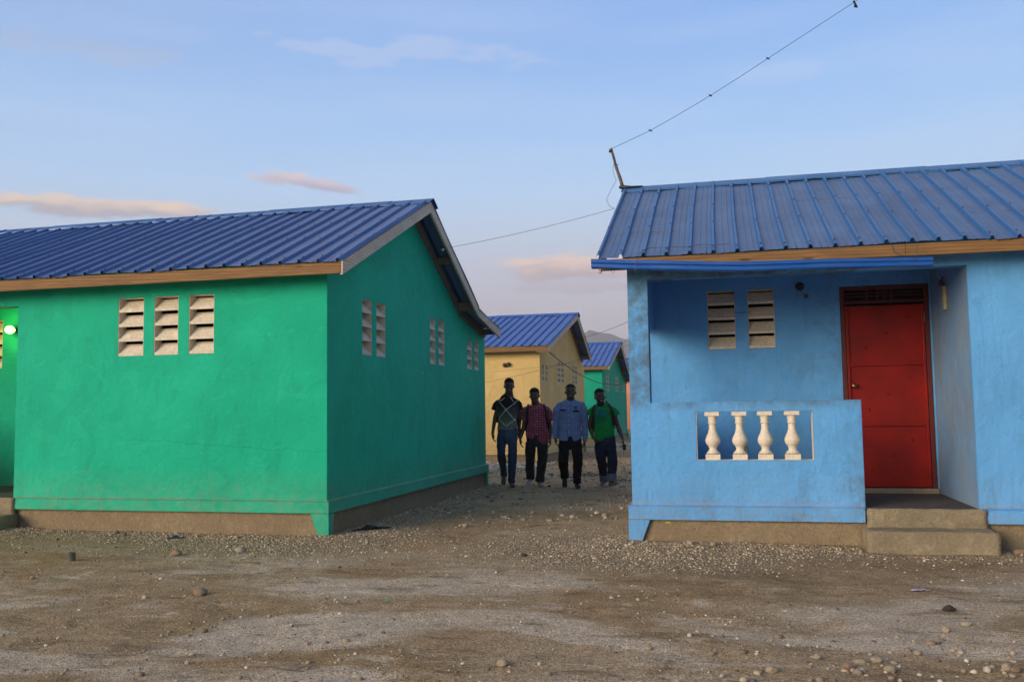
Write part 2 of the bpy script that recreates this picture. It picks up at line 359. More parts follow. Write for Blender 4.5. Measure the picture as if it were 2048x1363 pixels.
def house(name, label, loc, rz, paintm, roofm, P):
    """P: tz = height of the plinth-band top, yr/zr ridge, zf roof at the front eave, rear = [(y,z)...] roof behind the ridge"""
    root = empty(name, loc, rz, label, 'house', 'single-storey painted houses of the village')
    tz = P['tz']; yr, zr, zf, yf = P['yr'], P['zr'], P['zf'], -.33
    W, D = FX, P['D']; rear = P['rear']; OX = .32
    line = [(yf, zf), (yr, zr)] + rear
    def rz_(y):
        for (a, b), (c, d) in zip(line[:-1], line[1:]):
            if a <= y <= c: return b + (d-b)*(y-a)/(c-a)
        (a, b), (c, d) = line[-2:]; return d + (d-b)*(y-c)/(c-a)
    topw = lambda y: rz_(y) - .055
    topf = topw(0)
    F = lambda u, v, z: (u, v, z)                       # front planes: u = x, v = depth
    LB = P['lb']                                       # underside of the porch lintel
    m = M()
    tlt = lambda v: (lambda u: v)
    wins = P['win']
    # front: closed room on the right
    wall(m, F, 3.13, W, tz-.02, tlt(topf), [(a, b, P['wz'][0], P['wz'][1]) for a, b in wins])
    # porch: lintel, corner pillar, parapet with baluster opening, side parapet and side lintel
    wall(m, F, 0, 3.13, LB, tlt(topf))
    wall(m, F, 0, .2, tz-.02, tlt(LB), th=.2)
    pl = tz + .9935
    wall(m, F, .2, 2.16, tz-.02, tlt(pl), [(.6355, 1.7235, tz+.4275, tz+.898)], th=.12)
    S = lambda u, v, z: (v, u, z)                       # left side: u = y, v = depth (+x)
    wall(m, S, .2, 1.513, tz-.02, tlt(pl), th=.12)
    wall(m, S, .2, 1.513, P['sb'], topw, th=.145)
    # porch back wall and the room wall on its right
    B = lambda u, v, z: (u, 1.513+v, z)
    dr = (2.188, 3.126-.02, tz-.02, tz+2.25)
    wall(m, B, 0, 3.13, tz-.02, tlt(topw(1.513)), [(.752, 1.060, P['wz'][0], P['wz'][1]), (1.1997, 1.491, P['wz'][0], P['wz'][1]), dr])
    RW = lambda u, v, z: (3.13+v, u, z)
    wall(m, RW, .15, 1.513, tz-.02, topw, th=.15)
    # gables and rear wall
    G = lambda u, v, z: (W-v, u, z)
    sw = P['swin']
    brk = (yr,) + tuple(r[0] for r in rear)
    wall(m, G, .15, D, tz-.02, topw, [(a, b, c, d) for a, b, c, d in sw], breaks=brk)
    wall(m, S, 1.663, D, tz-.02, topw, breaks=brk)
    BK = lambda u, v, z: (u, D-v, z)
    wall(m, BK, .15, W-.15, tz-.02, tlt(topw(D)))
    m.quad((.1, .1, topf-.02), (3.2, .1, topf-.02), (3.2, 1.6, topf-.02), (.1, 1.6, topf-.02))
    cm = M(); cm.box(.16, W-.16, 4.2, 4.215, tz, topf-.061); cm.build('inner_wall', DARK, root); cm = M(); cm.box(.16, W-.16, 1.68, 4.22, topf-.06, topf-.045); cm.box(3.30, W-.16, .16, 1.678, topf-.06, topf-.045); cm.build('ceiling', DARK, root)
    m.build('wall', paintm, root, weld=True)
    # plinth (rough render), painted band and tapered corner feet
    m = M(); g = .006
    m.box(g, W-g, g, D-g, -.35, tz-.04); m.build('foundation', PLINTH, root)
    m = M(); t = .0375; zt, zb = tz, tz-.1423
    def band(fr, u0, u1, e0, e1):
        # profile: chamfered top, flat face, underside
        pr = [(0.004, zt), (-t, zt-.018), (-t, zb), (.004, zb)]
        for (a, za), (b, zb_) in zip(pr[:-1], pr[1:]):
            k0, k1 = -a if a < 0 else 0, -b if b < 0 else 0
            m.quad(fr(u0-(k0 if e0 else 0), a, za), fr(u1+(k0 if e1 else 0), a, za), fr(u1+(k1 if e1 else 0), b, zb_), fr(u0-(k1 if e0 else 0), b, zb_))
        for u, e in ((u0, e0), (u1, e1)):
            if not e: m.add([fr(u, a, z) for a, z in pr], [(0, 1, 2, 3)])
    band(F, 0, 2.15, True, False); band(F, 3.18, W, False, True)
    band(G, 0, D, True, True); band(S, 0, D, True, True); band(BK, 0, W, True, True)
    q = lambda fr, u, s, c: m.prism([(u-s*t, zb+.0005), (u+s*(.172 if c else .10), zb+.0005), (u+s*(.066 if c else .045), -.05), (u-s*t, -.05)], lambda p, z, v: fr(p, v, z), -t, -.002)
    # front feet and side feet
    q(F, 0, 1, True); q(F, W, -1, True)
    q2 = lambda fr, u, s: m.prism([(u-s*.0015, zb+.0005), (u+s*.10, zb+.0005), (u+s*.040, -.05), (u-s*.0015, -.05)], lambda p, z, v: fr(p, v, z), -t, -.002)
    q2(G, 0, 1); q2(G, D, -1); q2(S, 0, 1); q2(S, D, -1)
    m.build('base_band', paintm, root)
    # porch floor and steps
    m = M(); m.box(.12, 2.16, .10, 1.53, .02, tz-.012); m.box(2.163, 3.128, -.006, 1.53, .02, tz-.0115); fl = m.build('porch_floor', FLOOR, root, bevel=.006)
    def rough_block(name, x0, x1, y0, y1, z0, z1, seed):
        bm = bmesh.new(); bmesh.ops.create_cube(bm, size=1)
        for v in bm.verts: v.co = Vector(((x0+x1)/2+v.co.x*(x1-x0), (y0+y1)/2+v.co.y*(y1-y0), (z0+z1)/2+v.co.z*(z1-z0)))
        bmesh.ops.bevel(bm, geom=[e for e in bm.edges], offset=.009, segments=2, affect='EDGES')
        bmesh.ops.subdivide_edges(bm, edges=[e for e in bm.edges if e.calc_length() > .25], cuts=26, use_grid_fill=True)
        from mathutils import noise
        for v in bm.verts:
            d = noise.noise_vector(v.co*5+Vector((seed, 0, 0)))*.008 + noise.noise_vector(v.co*17+Vector((seed, 4, 0)))*.006 + noise.noise_vector(v.co*45+Vector((seed, 4, 0)))*.003
            v.co += d
        me = bpy.data.meshes.new(name); bm.to_mesh(me); bm.free(); return link(name, me, CEMENT, root, True)
    rough_block('step', 2.162, 3.185, -.055, -.008, .02, tz-.014, 3)
    rough_block('step', 2.118, 3.215, -.33, -.012, -.12, .192, 8)
    m = M(); m.box(2.19, 3.11, 1.475, 1.56, tz-.02, tz+.04); m.build('door_sill', CEMENT, root, bevel=.006)
    # louvre windows
    for a, b in wins: louver(root, F, a, b, *P['wz'])
    for a, b in ((.752, 1.060), (1.1997, 1.491)): louver(root, B, a, b, *P['wz'])
    for a, b, c, d in sw: louver(root, G, a, b, c, d, 4 if d-c > .55 else 3)
    # balusters
    prof = [(0.0, 0), (.001, 0), (.040, .004), (.043, .012), (.034, .022), (.026, .034), (.024, .05), (.030, .068), (.042, .088), (.0475, .112), (.046, .134), (.038, .160), (.028, .188), (.0235, .216), (.0225, .246), (.022, .262), (.028, .266), (.029, .272), (.023, .277), (.025, .292), (.029, .318), (.033, .330), (.0, .332)]
    bm_ = M(); zo = tz+.4275
    H = .4705
    bm_.box(-.069, .069, -.055, .055, .003, .058); bm_.box(-.069, .069, -.055, .055, H-.042, H-.003)
    k = (H-.042-.058)/.332
    bm_.lathe([(r*1.5, .058+z*k) for r, z in prof], seg=24)
    bme = bm_.mesh('baluster'); bme.materials.append(CREAMCAST)
    for i, x in enumerate((.791, 1.046, 1.284, 1.533)):
        o = bpy.data.objects.new('baluster', bme); COL.objects.link(o); o.parent = root; o.location = (x, .06, zo); o.rotation_euler = (0, 0, (i*1.7) % .12-.05)
        md = o.modifiers.new('bevel', 'BEVEL'); md.width = .004; md.segments = 2; md.limit_method = 'ANGLE'; md.angle_limit = R(50)
    m = M(); e = .0025   # pale unpainted reveal of the baluster opening
    a, b, c, d = .6355+e, 1.7235-e, tz+.4275+e, tz+.898-e
    m.box(b-.004, b, .001, .118, c, d); m.box(a, a+.004, .001, .118, c, d); m.box(a+.004, b-.004, .001, .118, c, c+.003); m.build('opening_reveal', CREAMCAST, root)
    # door
    x0, x1 = dr[0]+.004, dr[1]-.004; Y = 1.513+.02; z0, z1 = tz+.042, dr[3]-.003; zt_ = P['tz']+2.055
    m = M(); fw = .045
    m.box(x0, x0+fw, Y-.02, Y+.05, z0, z1); m.box(x1-fw, x1, Y-.02, Y+.05, z0, z1); m.box(x0+fw, x1-fw, Y-.02, Y+.05, z1-.045, z1)
    m.box(x0+fw, x1-fw, Y-.018, Y+.03, zt_, zt_+.03)
    for zz in (zt_+.075, zt_+.11): m.box(x0+fw, x1-fw, Y+.0, Y+.014, zz, zz+.012)
    for xx in (.30, .42, .50, .58): m.box(x0+xx*(x1-x0), x0+xx*(x1-x0)+.02, Y-.006, Y-.001, zt_+.03, z1-.045)
    df = m.build('door_frame', REDD, root, bevel=.003)
    m = M(); lx0, lx1 = x0+fw+.006, x1-fw-.006; lt = zt_-.028; lb = z0+.01
    m.box(lx0, lx1, Y+.004, Y+.035, lb, lt)
    r1, r2 = tz+1.379, tz+.721
    def rail(a, b, c, d): m.box(a, b, Y-.018, Y+.004-.0005, c, d)
    rail(lx0, lx0+.028, lb, lt); rail(lx1-.028, lx1, lb, lt)
    for zz in (lb, r2-.014, r1-.014, lt-.022): rail(lx0+.028, lx1-.028, zz, zz+(.028 if zz != lt-.022 else .022))
    door = m.build('door', RED, root, bevel=.004)
    for x, z in ((2.886, 1.891), (2.655, 1.723), (2.437, 1.565), (2.877, 1.221), (2.657, 1.057), (2.445, .892), (2.873, .553), (2.669, .392), (2.443, .231)):
        mm = M(); mm.lathe([(0, .0), (.017, .0), (.014, -.007), (.007, -.011), (0, -.0115)], (x-.0, Y+.0035, z+tz), 14, 'y'); mm.build('rivet', RED, door, True)
    mm = M(); mm.lathe([(0, 0), (.026, 0), (.026, -.006), (.012, -.01), (.012, -.035), (.024, -.042), (.028, -.055), (.022, -.068), (0, -.072)], (2.30, Y+.0, tz+1.155), 18, 'y'); mm.build('door_knob', BRASS, door, True)
    mm = M(); mm.tube([(x1-fw-.003, Y-.022, tz+1.83), (x1-fw-.003, Y-.022, tz+1.93)], .009, 10); mm.build('hinge', GREYW, door)
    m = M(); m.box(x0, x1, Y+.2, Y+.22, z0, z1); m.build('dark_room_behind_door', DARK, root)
    # ---------------- roof
    rp = .22
    XL, XR = -OX+P.get('xl', -.02), W+OX+.012
    def sheet(y0, y1, za, zb_, seed, mat, name='roof_sheet', lift=0.0, front=True, parent=root):
        """corrugated sheeting between (y0,za) at its lower edge and (y1,zb_) at its upper edge"""
        rr = random.Random(seed); xs = []; hs = []; x = XL
        while x < XR-.03:
            for dx_, h in ((0, 0), (.010, .033), (.032, .033), (.044, 0), (.056, 0), (.112, 0), (.118, .004), (.124, 0), (.170, 0), (.176, .004), (.182, 0)):
                xs.append(min(x+dx_, XR)); hs.append(h)
            x += rp
        xs.append(XR); hs.append(0); n = len(xs); ny = 14
        L = math.hypot(y1-y0, zb_-za); ty, tz_ = (y1-y0)/L, (zb_-za)/L; nyv, nzv = -tz_, ty
        if y1 < y0: nyv, nzv = tz_, -ty
        if nzv < 0: nyv, nzv = -nyv, -nzv
        off = [rr.uniform(-.012, .014) for _ in range(60)]; V = []
        ph = [rr.uniform(0, 6.28) for _ in range(6)]
        for j in range(ny+1):
            f = j/ny
            for i in range(n):
                pan = int((xs[i]-XL+.001)/(rp*4)); s = f*L + (1-f)*off[pan % 60]*(1 if j == 0 else 0)
                wob = .004*math.sin(xs[i]*2.1+ph[0]+f*5)+.003*math.sin(xs[i]*5.3+ph[1]-f*9)+.002*math.sin(xs[i]*13+ph[2]+f*3)
                if j == 0: wob += rr.uniform(-.0035, .0035)
                h = hs[i]+wob+lift+.003*(pan % 2)
                V.append((xs[i]+.004*math.sin(f*7+ph[3]+xs[i]), y0+ty*s+nyv*h, za+tz_*s+nzv*h))
        Fc = [(j*n+i, j*n+i+1, (j+1)*n+i+1, (j+1)*n+i) for j in range(ny) for i in range(n-1)]
        mm = M(); mm.v = V; mm.f = Fc
        o = mm.build(name, mat, parent)
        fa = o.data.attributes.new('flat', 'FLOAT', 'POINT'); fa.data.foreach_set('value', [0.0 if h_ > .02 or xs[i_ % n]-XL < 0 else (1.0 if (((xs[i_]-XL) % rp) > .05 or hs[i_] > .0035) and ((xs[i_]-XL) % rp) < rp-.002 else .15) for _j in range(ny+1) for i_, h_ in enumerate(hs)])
        # screws on the ribs
        if front:
            s_ = M()
            for k in (.035, .34, .60, .86):
                x = XL+.021
                while x < XR-.03:
                    s = k*L+rr.uniform(-.03, .03); px = x+rr.uniform(-.004, .004)
                    c = (px, y0+ty*s+nyv*(.033+lift+.003), za+tz_*s+nzv*(.033+lift+.003)); s_.lathe([(0, 0), (.009, 0), (.009, .004), (.005, .008), (0, .008)], c, 6)
                    x += rp
            so = s_.build('roof_screws', RUST, o); so['kind'] = 'stuff'
        return o
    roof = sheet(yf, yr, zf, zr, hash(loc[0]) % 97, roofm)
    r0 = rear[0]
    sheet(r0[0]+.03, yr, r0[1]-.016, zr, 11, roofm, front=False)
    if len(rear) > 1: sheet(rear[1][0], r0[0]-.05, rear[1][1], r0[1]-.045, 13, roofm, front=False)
    # ridge cap in overlapping lengths
    m = M(); x = XL-.02; kk = 0
    sf = (zr-zf)/(yr-yf); sr = (r0[1]-zr)/(r0[0]-yr); wv = random.Random(7)
    while x < XR:
        x2 = min(x+1.85, XR+.03); l = .031+.006*(kk % 2); N_ = 10
        for i in range(N_):
            a, b = x+(x2-x)*i/N_, x+(x2-x)*(i+1)/N_
            d = lambda q: .004*math.sin(q*7)+.003*math.sin(q*19)
            pa = [(yr-.17, zr-.17*sf+l-.022+d(a)), (yr-.165, zr-.165*sf+l-.002), (yr, zr+l+.004), (yr+.165, zr+.165*sr+l), (yr+.17, zr+.17*sr+l-.02)]
            pb = [(yr-.17, zr-.17*sf+l-.022+d(b)), (yr-.165, zr-.165*sf+l-.002), (yr, zr+l+.004), (yr+.165, zr+.165*sr+l), (yr+.17, zr+.17*sr+l-.02)]
            for (p, q_), (r_, s_) in zip(zip(pa[:-1], pb[:-1]), zip(pa[1:], pb[1:])):
                m.quad((a, *p), (b, *q_), (b, *s_), (a, *r_))
        x = x2-.06 if x2 < XR else 99; kk += 1
    m.build('ridge_cap', roofm, roof)
    # timber: fascia, purlins, rake boards, rafters against the gable
    m = M(); xs_ = [-OX+.045+P.get('xl', -.02), W*.36, W+OX-.02]
    for a, b in zip(xs_[:-1], xs_[1:]): m.box(a+.001, b-.001, yf+.025, yf+.065, zf-P.get('fh', .128), zf-.004)
    m.build('fascia_board', WOODX, root, bevel=.003)
    def purlin(y, h=.09, wd=.045, z=None):
        zz = (rz_(y) if z is None else z)-.012; m = M(); m.box(-OX+.09, W+OX-.035, y-wd/2, y+wd/2, zz-h, zz); m.build('purlin', GREYXX, root)
    for y in (.55, 1.45, yr-.12, yr+.12, yr+1.1): purlin(y)
    purlin(r0[0]-.12, .13)
    if len(rear) > 1: purlin(rear[1][0]-.06, .09)
    def rakeb(xo, xi, name, mat, h=.145, lo=.012, y0=yf+.03, y1=None):
        pts = [p for p in line]; y1 = y1 or line[-1][0]
        segs = list(zip(pts[:-1], pts[1:]))
        for k, ((a, b), (c, d)) in enumerate(segs):
            aa = max(a, y0); cc = min(c, y1)
            ba, dc = rz_(aa+1e-6), rz_(cc-1e-6)
            mm = M(); sh = .0012*k
            mm.prism([(aa, ba-lo-h), (cc, dc-lo-h), (cc, dc-lo), (aa, ba-lo)], lambda p, z, x_: (x_, p, z), xo+sh, xi+sh); mm.build(name, mat, root, bevel=.002)
    rakeb(W+OX-.03, W+OX, 'barge_board', GREYX); rakeb(-OX+.02+P.get('xl', -.02), -OX+.05+P.get('xl', -.02), 'barge_board', GREYX)
    rakeb(W+.003, W+.043, 'rafter', GREYXX, .12, .02, .02, D-.02); rakeb(-.043, -.003, 'rafter', GREYXX, .12, .02, .02, D-.02)
    return root, rz_

# ------------------------------------------------------------ the houses
WIN = [(4.502, 4.836), (4.971, 5.282), (5.416, 5.734)]
SW = [(.943, 1.233, 1.984, 2.651), (1.374, 1.666, 1.984, 2.651), (3.363, 3.607, 1.984, 2.651), (3.745, 4.016, 1.984, 2.651), (5.201, 5.475, 1.984, 2.452), (5.623, 5.865, 1.984, 2.452)]
PG = dict(tz=.3923, yr=2.519, zr=4.14, zf=2.886, D=6.25, rear=[(4.78, 2.95), (6.14, 2.70)], lb=2.618, sb=2.24, win=WIN, wz=(1.984, 2.651), swin=SW)
green, _ = house('painted_house', 'large green house at the left with a lamp lit in its porch', (-11.3665, 8.9364, 0), 0, GREEN, ROOF_G, PG)
PB = dict(PG); PB.update(xl=.05, tz=.3719, fh=.112, zr=4.12, zf=2.766, lb=2.588, sb=2.215, wz=(1.9638, 2.6307), win=WIN[:0], swin=[], rear=[(4.8, 2.95), (6.14, 2.70)])
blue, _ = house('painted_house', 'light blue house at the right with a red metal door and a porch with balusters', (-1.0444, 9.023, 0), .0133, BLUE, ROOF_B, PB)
PC = dict(PG); PC.update(tz=.335, yr=3.33, zr=3.99, zf=2.86, D=5.8, rear=[(5.35, 2.86)], wz=(1.92, 2.6), win=[],
          swin=[(.05+.17, .42, 1.98, 2.42), (.60, .80, 1.98, 2.42), (2.05, 2.35, 1.98, 2.56), (2.5, 2.78, 1.98, 2.56), (4.0, 4.25, 1.98, 2.56), (4.4, 4.65, 1.98, 2.56)])
cream, _ = house('painted_house', 'cream house behind the walking men, beyond the large green house', (-4.735-7.1*math.cos(.024), 21.88+7.1*math.sin(.024), 0), -.024, CREAM, ROOF_F, PC)
PD = dict(PC); PD.update(tz=.35, yr=2.8, zr=3.95, zf=2.87, D=6.25, rear=[(5.0, 2.85), (6.2, 2.55)])
PD['swin'] = [(.9, 1.2, 1.98, 2.65), (1.35, 1.62, 1.98, 2.65), (3.2, 3.5, 1.98, 2.65), (3.65, 3.95, 1.98, 2.65), (5.2, 5.45, 1.98, 2.4), (5.6, 5.85, 1.98, 2.4)]
far_green, _ = house('painted_house', 'small distant green house with a blue roof, behind the cream house', (-4.92-7.1*math.cos(.024), 33.75+7.1*math.sin(.024), 0), -.024, GREEN2, ROOF_F, PD)
PE = dict(PD); PE.update(tz=.36, swin=[])
orange, _ = house('painted_house', 'farthest house, orange walls under a blue roof, at the edge of the blue pillar', (-4.55-7.1, 46.0, 0), -.024, ORANGE, ROOF_F, PE)

# fittings of the blue porch (children of the blue house)
tzb = .3719
m = M(); m.lathe([(0, 0), (.045, 0), (.048, -.012), (.044, -.045), (.030, -.055), (.012, -.05), (0, -.05)], (1.77, 1.512, 2.642), 18, 'y')
jb = m.build('lamp_holder', BAKE, blue, True)
m = M(); m.tube([(1.775, 1.475, 2.60), (1.79, 1.47, 2.565), (1.83, 1.485, 2.545), (1.85, 1.50, 2.535)], .003, 6); m.lathe([(0, 0), (.028, 0), (.024, -.006), (0, -.007)], (1.835, 1.512, 2.532), 10, 'y'); m.build('loose_wire', GREYW, jb)
m = M(); m.box(1.08, 1.148+.0, 1.503, 1.5125, .80, .885); so = m.build('wall_socket', IVORY, blue, bevel=.002)
m = M()
for dx_ in (-.012, .012):
    for dz_ in (.018, -.02): m.box(1.114+dx_-.003, 1.114+dx_+.003, 1.5015, 1.503, .842+dz_-.007, .842+dz_+.007)
m.build('socket_slots', BAKE, so)
m = M(); m.box(3.095, 3.128, .80, .875, 2.26, 2.50); bl_ = m.build('wall_lamp_bracket', IVORY, blue, bevel=.004)
m = M(); m.tube([(3.12, .86, 2.50), (3.09, .85, 2.56), (3.11, .84, 2.60)], .012, 8); m.lathe([(0, 0), (.022, .0), (.022, .05), (0, .055)], (3.095, .88, 2.515), 10); m.build('lamp_cap', REDD, bl_)
m = M(); m.box(1.83, 2.07, -.004, .0, 2.685, 2.735); hb = m.build('wall_gap', DARK, blue)
m = M(); m.box(1.945, 1.975, -.012, -.005, 2.68, 2.735); m.build('gap_batten', WOODX, hb)

m = M(); m.tube([(1.060, 1.509, 2.375), (1.13, 1.508, 2.372), (1.1997, 1.509, 2.380)], .003, 5); m.build('window_wire', BLACKW, blue)
m = M(); m.lathe([(0, 0), (.020, 0), (.014, -.002), (0, -.002)], (0, 0, 0), 9, 'y'); ys_ = m.build('paint_splash', plain('yellow_splash', (.55, .45, .02), .7, bd=0), blue); ys_.location = (.34, .0052, .20); ys_.scale = (1.3, 1, .45)
# lit lamp in the green porch
lr = empty('porch_lamp', (-9.62, 10.445, 2.50), 0, 'glowing bare bulb on the porch back wall of the large green house', 'lamp')
LIT = plain('glowing_bulb', (1, .95, .6), .4, emis=(1.0, .86, .20), es=3.2, bd=0)
m = M(); m.lathe([(0, 0), (.035, 0), (.035, -.02), (.022, -.03), (.022, -.07), (0, -.07)], (0, 0, 0), 16, 'y'); m.build('bulb_holder', BAKE, lr, True)
m = M(); m.lathe([(0, -.071), (.020, -.072), (.030, -.09), (.050, -.12), (.056, -.15), (.046, -.185), (.02, -.205), (0, -.207)], (0, 0, 0), 16, 'y'); m.build('bulb', LIT, lr, True)
pl_d = bpy.data.lights.new('bulb_light', 'POINT'); pl_d.energy = 6; pl_d.color = (1, .88, .25); pl_d.shadow_soft_size = .05
plo = bpy.data.objects.new('bulb_light', pl_d); COL.objects.link(plo); plo.location = (0, -.30, 0); plo.parent = lr

# hanging flashing tied under the blue eave with wire
gt = empty('hanging_gutter', (-1.0444, 9.023, 0), .0133, 'bright blue sheet metal gutter tied with wire under the eave of the light blue house', 'gutter')
ctr = [(-.295, 2.710), (.122, 2.675), (.6, 2.640), (1.093, 2.612), (1.6, 2.600), (2.059, 2.592), (2.45, 2.582), (2.75, 2.570)]
prof = [(.045, .050), (.040, .050), (-.02, .046), (-.034, .040), (-.036, .012), (-.028, .004), (-.034, -.004), (-.036, -.034), (-.030, -.044), (.03, -.046), (.045, -.040)]
cx = np.linspace(-.295, 2.75, 34); cz = np.interp(cx, [c[0] for c in ctr], [c[1] for c in ctr])
m = M(); n = len(prof); rr = random.Random(2)
for i, (x, z) in enumerate(zip(cx, cz)):
    for (a, b) in prof:
        m.v.append((x, -.42+a+.002*math.sin(x*9+b*40)+rr.uniform(-.001, .001), z+b*(1-.06*max(0, x-1))+.0025*math.sin(x*5+a*30)+rr.uniform(-.0012, .0012)))
m.f = [(i*n+k, i*n+k+1, (i+1)*n+k+1, (i+1)*n+k) for i in range(len(cx)-1) for k in range(n-1)]
m.build('gutter_sheet', GUTTER, gt)
m = M(); m.tube([(.27, -.26, 2.86), (.20, -.34, 2.83), (.16, -.42, 2.78), (.145, -.462, 2.68), (.12, -.45, 2.615)], .0028, 6)
m.tube([(.27, -.26, 2.86), (.42, -.30, 2.852), (.60, -.29, 2.846), (.75, -.27, 2.868), (.88, -.29, 2.85), (1.0, -.26, 2.86)], .0022, 6); m.build('tie_wire', GREYW, gt)
m = M(); m.tube([(2.64, -.30, 2.87), (2.655, -.37, 2.80), (2.63, -.43, 2.72), (2.60, -.462, 2.60), (2.58, -.45, 2.53)], .0028, 6); m.build('tie_wire', GREYW, gt)
m = M(); m.tube([(2.44, -.30, 2.79), (2.45, -.32, 2.70), (2.50, -.40, 2.64)], .0026, 6); m.build('tie_wire', GREYW, gt)
m = M(); m.tube([(-.10, -.42, 2.655), (-.105, -.42, 2.625), (-.09, -.42, 2.605), (-.075, -.42, 2.62), (-.085, -.42, 2.655)], .002, 6); m.build('tie_wire', BLACKW, gt)

# stick on the ridge of the blue house with the wires it carries
P0 = Vector((-1.36, 11.50, 4.15)); P1 = Vector((-1.50, 11.50, 4.668))
m = M(); pts = [P0.lerp(P1, f)+Vector((.003*math.sin(f*9), 0, 0)) for f in np.linspace(0, 1, 9)]
m.tube(pts, [.024, .021, .022, .019, .02, .017, .018, .016, .019], 9)
m.tube([P0.lerp(P1, .55), P0.lerp(P1, .55)+Vector((.035, 0, .02))], [.006, .003], 6)
st_ = m.build('wooden_stick', STICK, None, True); tag(st_, 'thin wooden stick leaning up from the ridge of the light blue house, holding a wire', 'pole')
m = M(); m.tube([P0+Vector((-.03, 0, .0)), P0+Vector((.0, -.03, -.005)), P0+Vector((.12, -.02, -.015)), P0+Vector((.26, -.02, -.01))], [.022, .026, .018, .008], 8); m.build('lashing_cloth', BAKE, st_, True)
m = M(); m.tube([P1+Vector((-.004, 0, -.05)), P1+Vector((0, 0, -.02))], .024, 9); m.build('wire_binding', BLACKW, st_, True)
def sag(a, b, s, n=24):
    a, b = Vector(a), Vector(b); return [a.lerp(b, i/n)-Vector((0, 0, s*4*(i/n)*(1-i/n))) for i in range(n+1)]
def cable(name, pts, r, label, mat=BLACKW, cat='cable', group=None):
    m = M(); m.tube(pts, r, 5); o = m.build(name, mat, None, True); return tag(o, label, cat, group)
wr = cable('overhead_wire', [(-1.492, 11.5, 4.665), (-.984, 11.5, 4.861), (-.6, 11.5, 5.048), (-.219, 11.5, 5.245), (.14, 11.5, 5.443), (.496, 11.5, 5.648), (1.0, 11.5, 5.935), (1.56, 11.5, 6.255)], .0032, 'knotted wire rising from the ridge stick to the top edge of the sky')
for i, (x, z) in enumerate(((-.984, 4.861), (-.219, 5.245), (.496, 5.648))):
    m = M(); m.tube([(x-.022, 11.5, z+.012), (x, 11.5, z), (x+.02, 11.5, z-.014)], [.006, .011, .005], 6); m.build('wire_knot', BLACKW, wr)
m = M(); m.tube([(1.53, 11.5, 6.26), (1.545, 11.5, 6.225), (1.55, 11.5, 6.19), (1.575, 11.5, 6.17)], [.014, .012, .022, .004], 7); m.build('wire_rag', BLACKW, wr)
m = M(); m.tube([(1.56, 11.5, 6.255), (3.2, 11.6, 7.15), (6.0, 12.0, 8.6)], .0032, 5); m.build('wire_end', BLACKW, wr)
drop = [(-1.497, 11.49, 4.62), (-1.455, 11.47, 4.50), (-1.475, 11.45, 4.36), (-1.43, 11.42, 4.22), (-1.50, 11.30, 4.05), (-1.53, 11.2, 3.93), (-1.48, 11.1, 3.82), (-1.413, 11.0, 3.775)]
cable('drop_wire', drop, .0026, 'thin wire hanging loose from the ridge stick to the light blue roof edge', GREYW)
cable('overhead_wire', sag((-1.413, 11.0, 3.767), (-3.97, 12.25, 3.64), .03), .003, 'thin wire from the light blue roof edge across the gap to the large green gable', GREYW)
m = M(); m.lathe([(0, -.045), (.016, -.045), (.020, -.02), (.012, -.01), (.020, 0), (.020, .03), (.012, .045), (0, .045)], (0, 0, 0), 12, 'y')
ins = m.build('insulator', plain('white_porcelain', (.55, .55, .55), .3), None, True); ins.location = (-3.99, 12.06, 3.58); ins.rotation_euler = (.2, .3, .6); tag(ins, 'small white insulator under the rake board of the large green house', 'insulator')
cable('wall_wire', sag((-4.0, 12.03, 3.57), (-4.26, 9.2, 2.95), .02), .002, 'faint wire sloping across the shaded gable of the large green house', GREYW)

# wires among the far houses
cable('overhead_cable', sag((-4.46, 21.6, 2.72), (-3.75, 33.3, 2.30), .42), .011, 'thick dark cable drooping from the cream house eave to the distant green house')
cable('overhead_wire', sag((-5.6, 19, 1.86), (-2.2, 19.6, 2.69), .05), .0035, 'lower thin wire crossing in front of the cream house behind the heads', GREYW)
cable('overhead_wire', sag((-5.6, 20.5, 2.20), (-2.6, 22.0, 2.60), .03), .0025, 'upper faint wire crossing the cream house wall by the round fittings', GREYW)
cable('overhead_wire', sag((-4.1, 24.5, 3.25), (-2.2, 19, 3.12), .03), .005, 'thin wire against the hill, rising to the light blue pillar', GREYW)
cable('overhead_wire', sag((-4.1, 30.5, 3.1), (-2.4, 22, 3.2), .03), .004, 'second thin wire crossing the hill below the first one', GREYW)
# twin lamp fitting on the cream wall
m = M()
for dx_ in (-.045, .05): m.lathe([(0, 0), (.05, 0), (.055, -.03), (.04, -.09), (0, -.1)], (dx_, 0, .01*dx_/.05), 14, 'y')
m.tube([(-.045, -.01, 0), (.05, -.01, 0)], .015, 6); f_ = m.build('twin_lamp', plain('grey_lamp_cups', (.09, .075, .05), .6), cream, True)
f_.location = (7.1-.85, -.002, 2.43)
m = M(); m.box(W0:=7.1-.02, W0+.34, -.30, -.262, 2.70, 2.86); m.build('eave_end_board', GREYXX, cream)

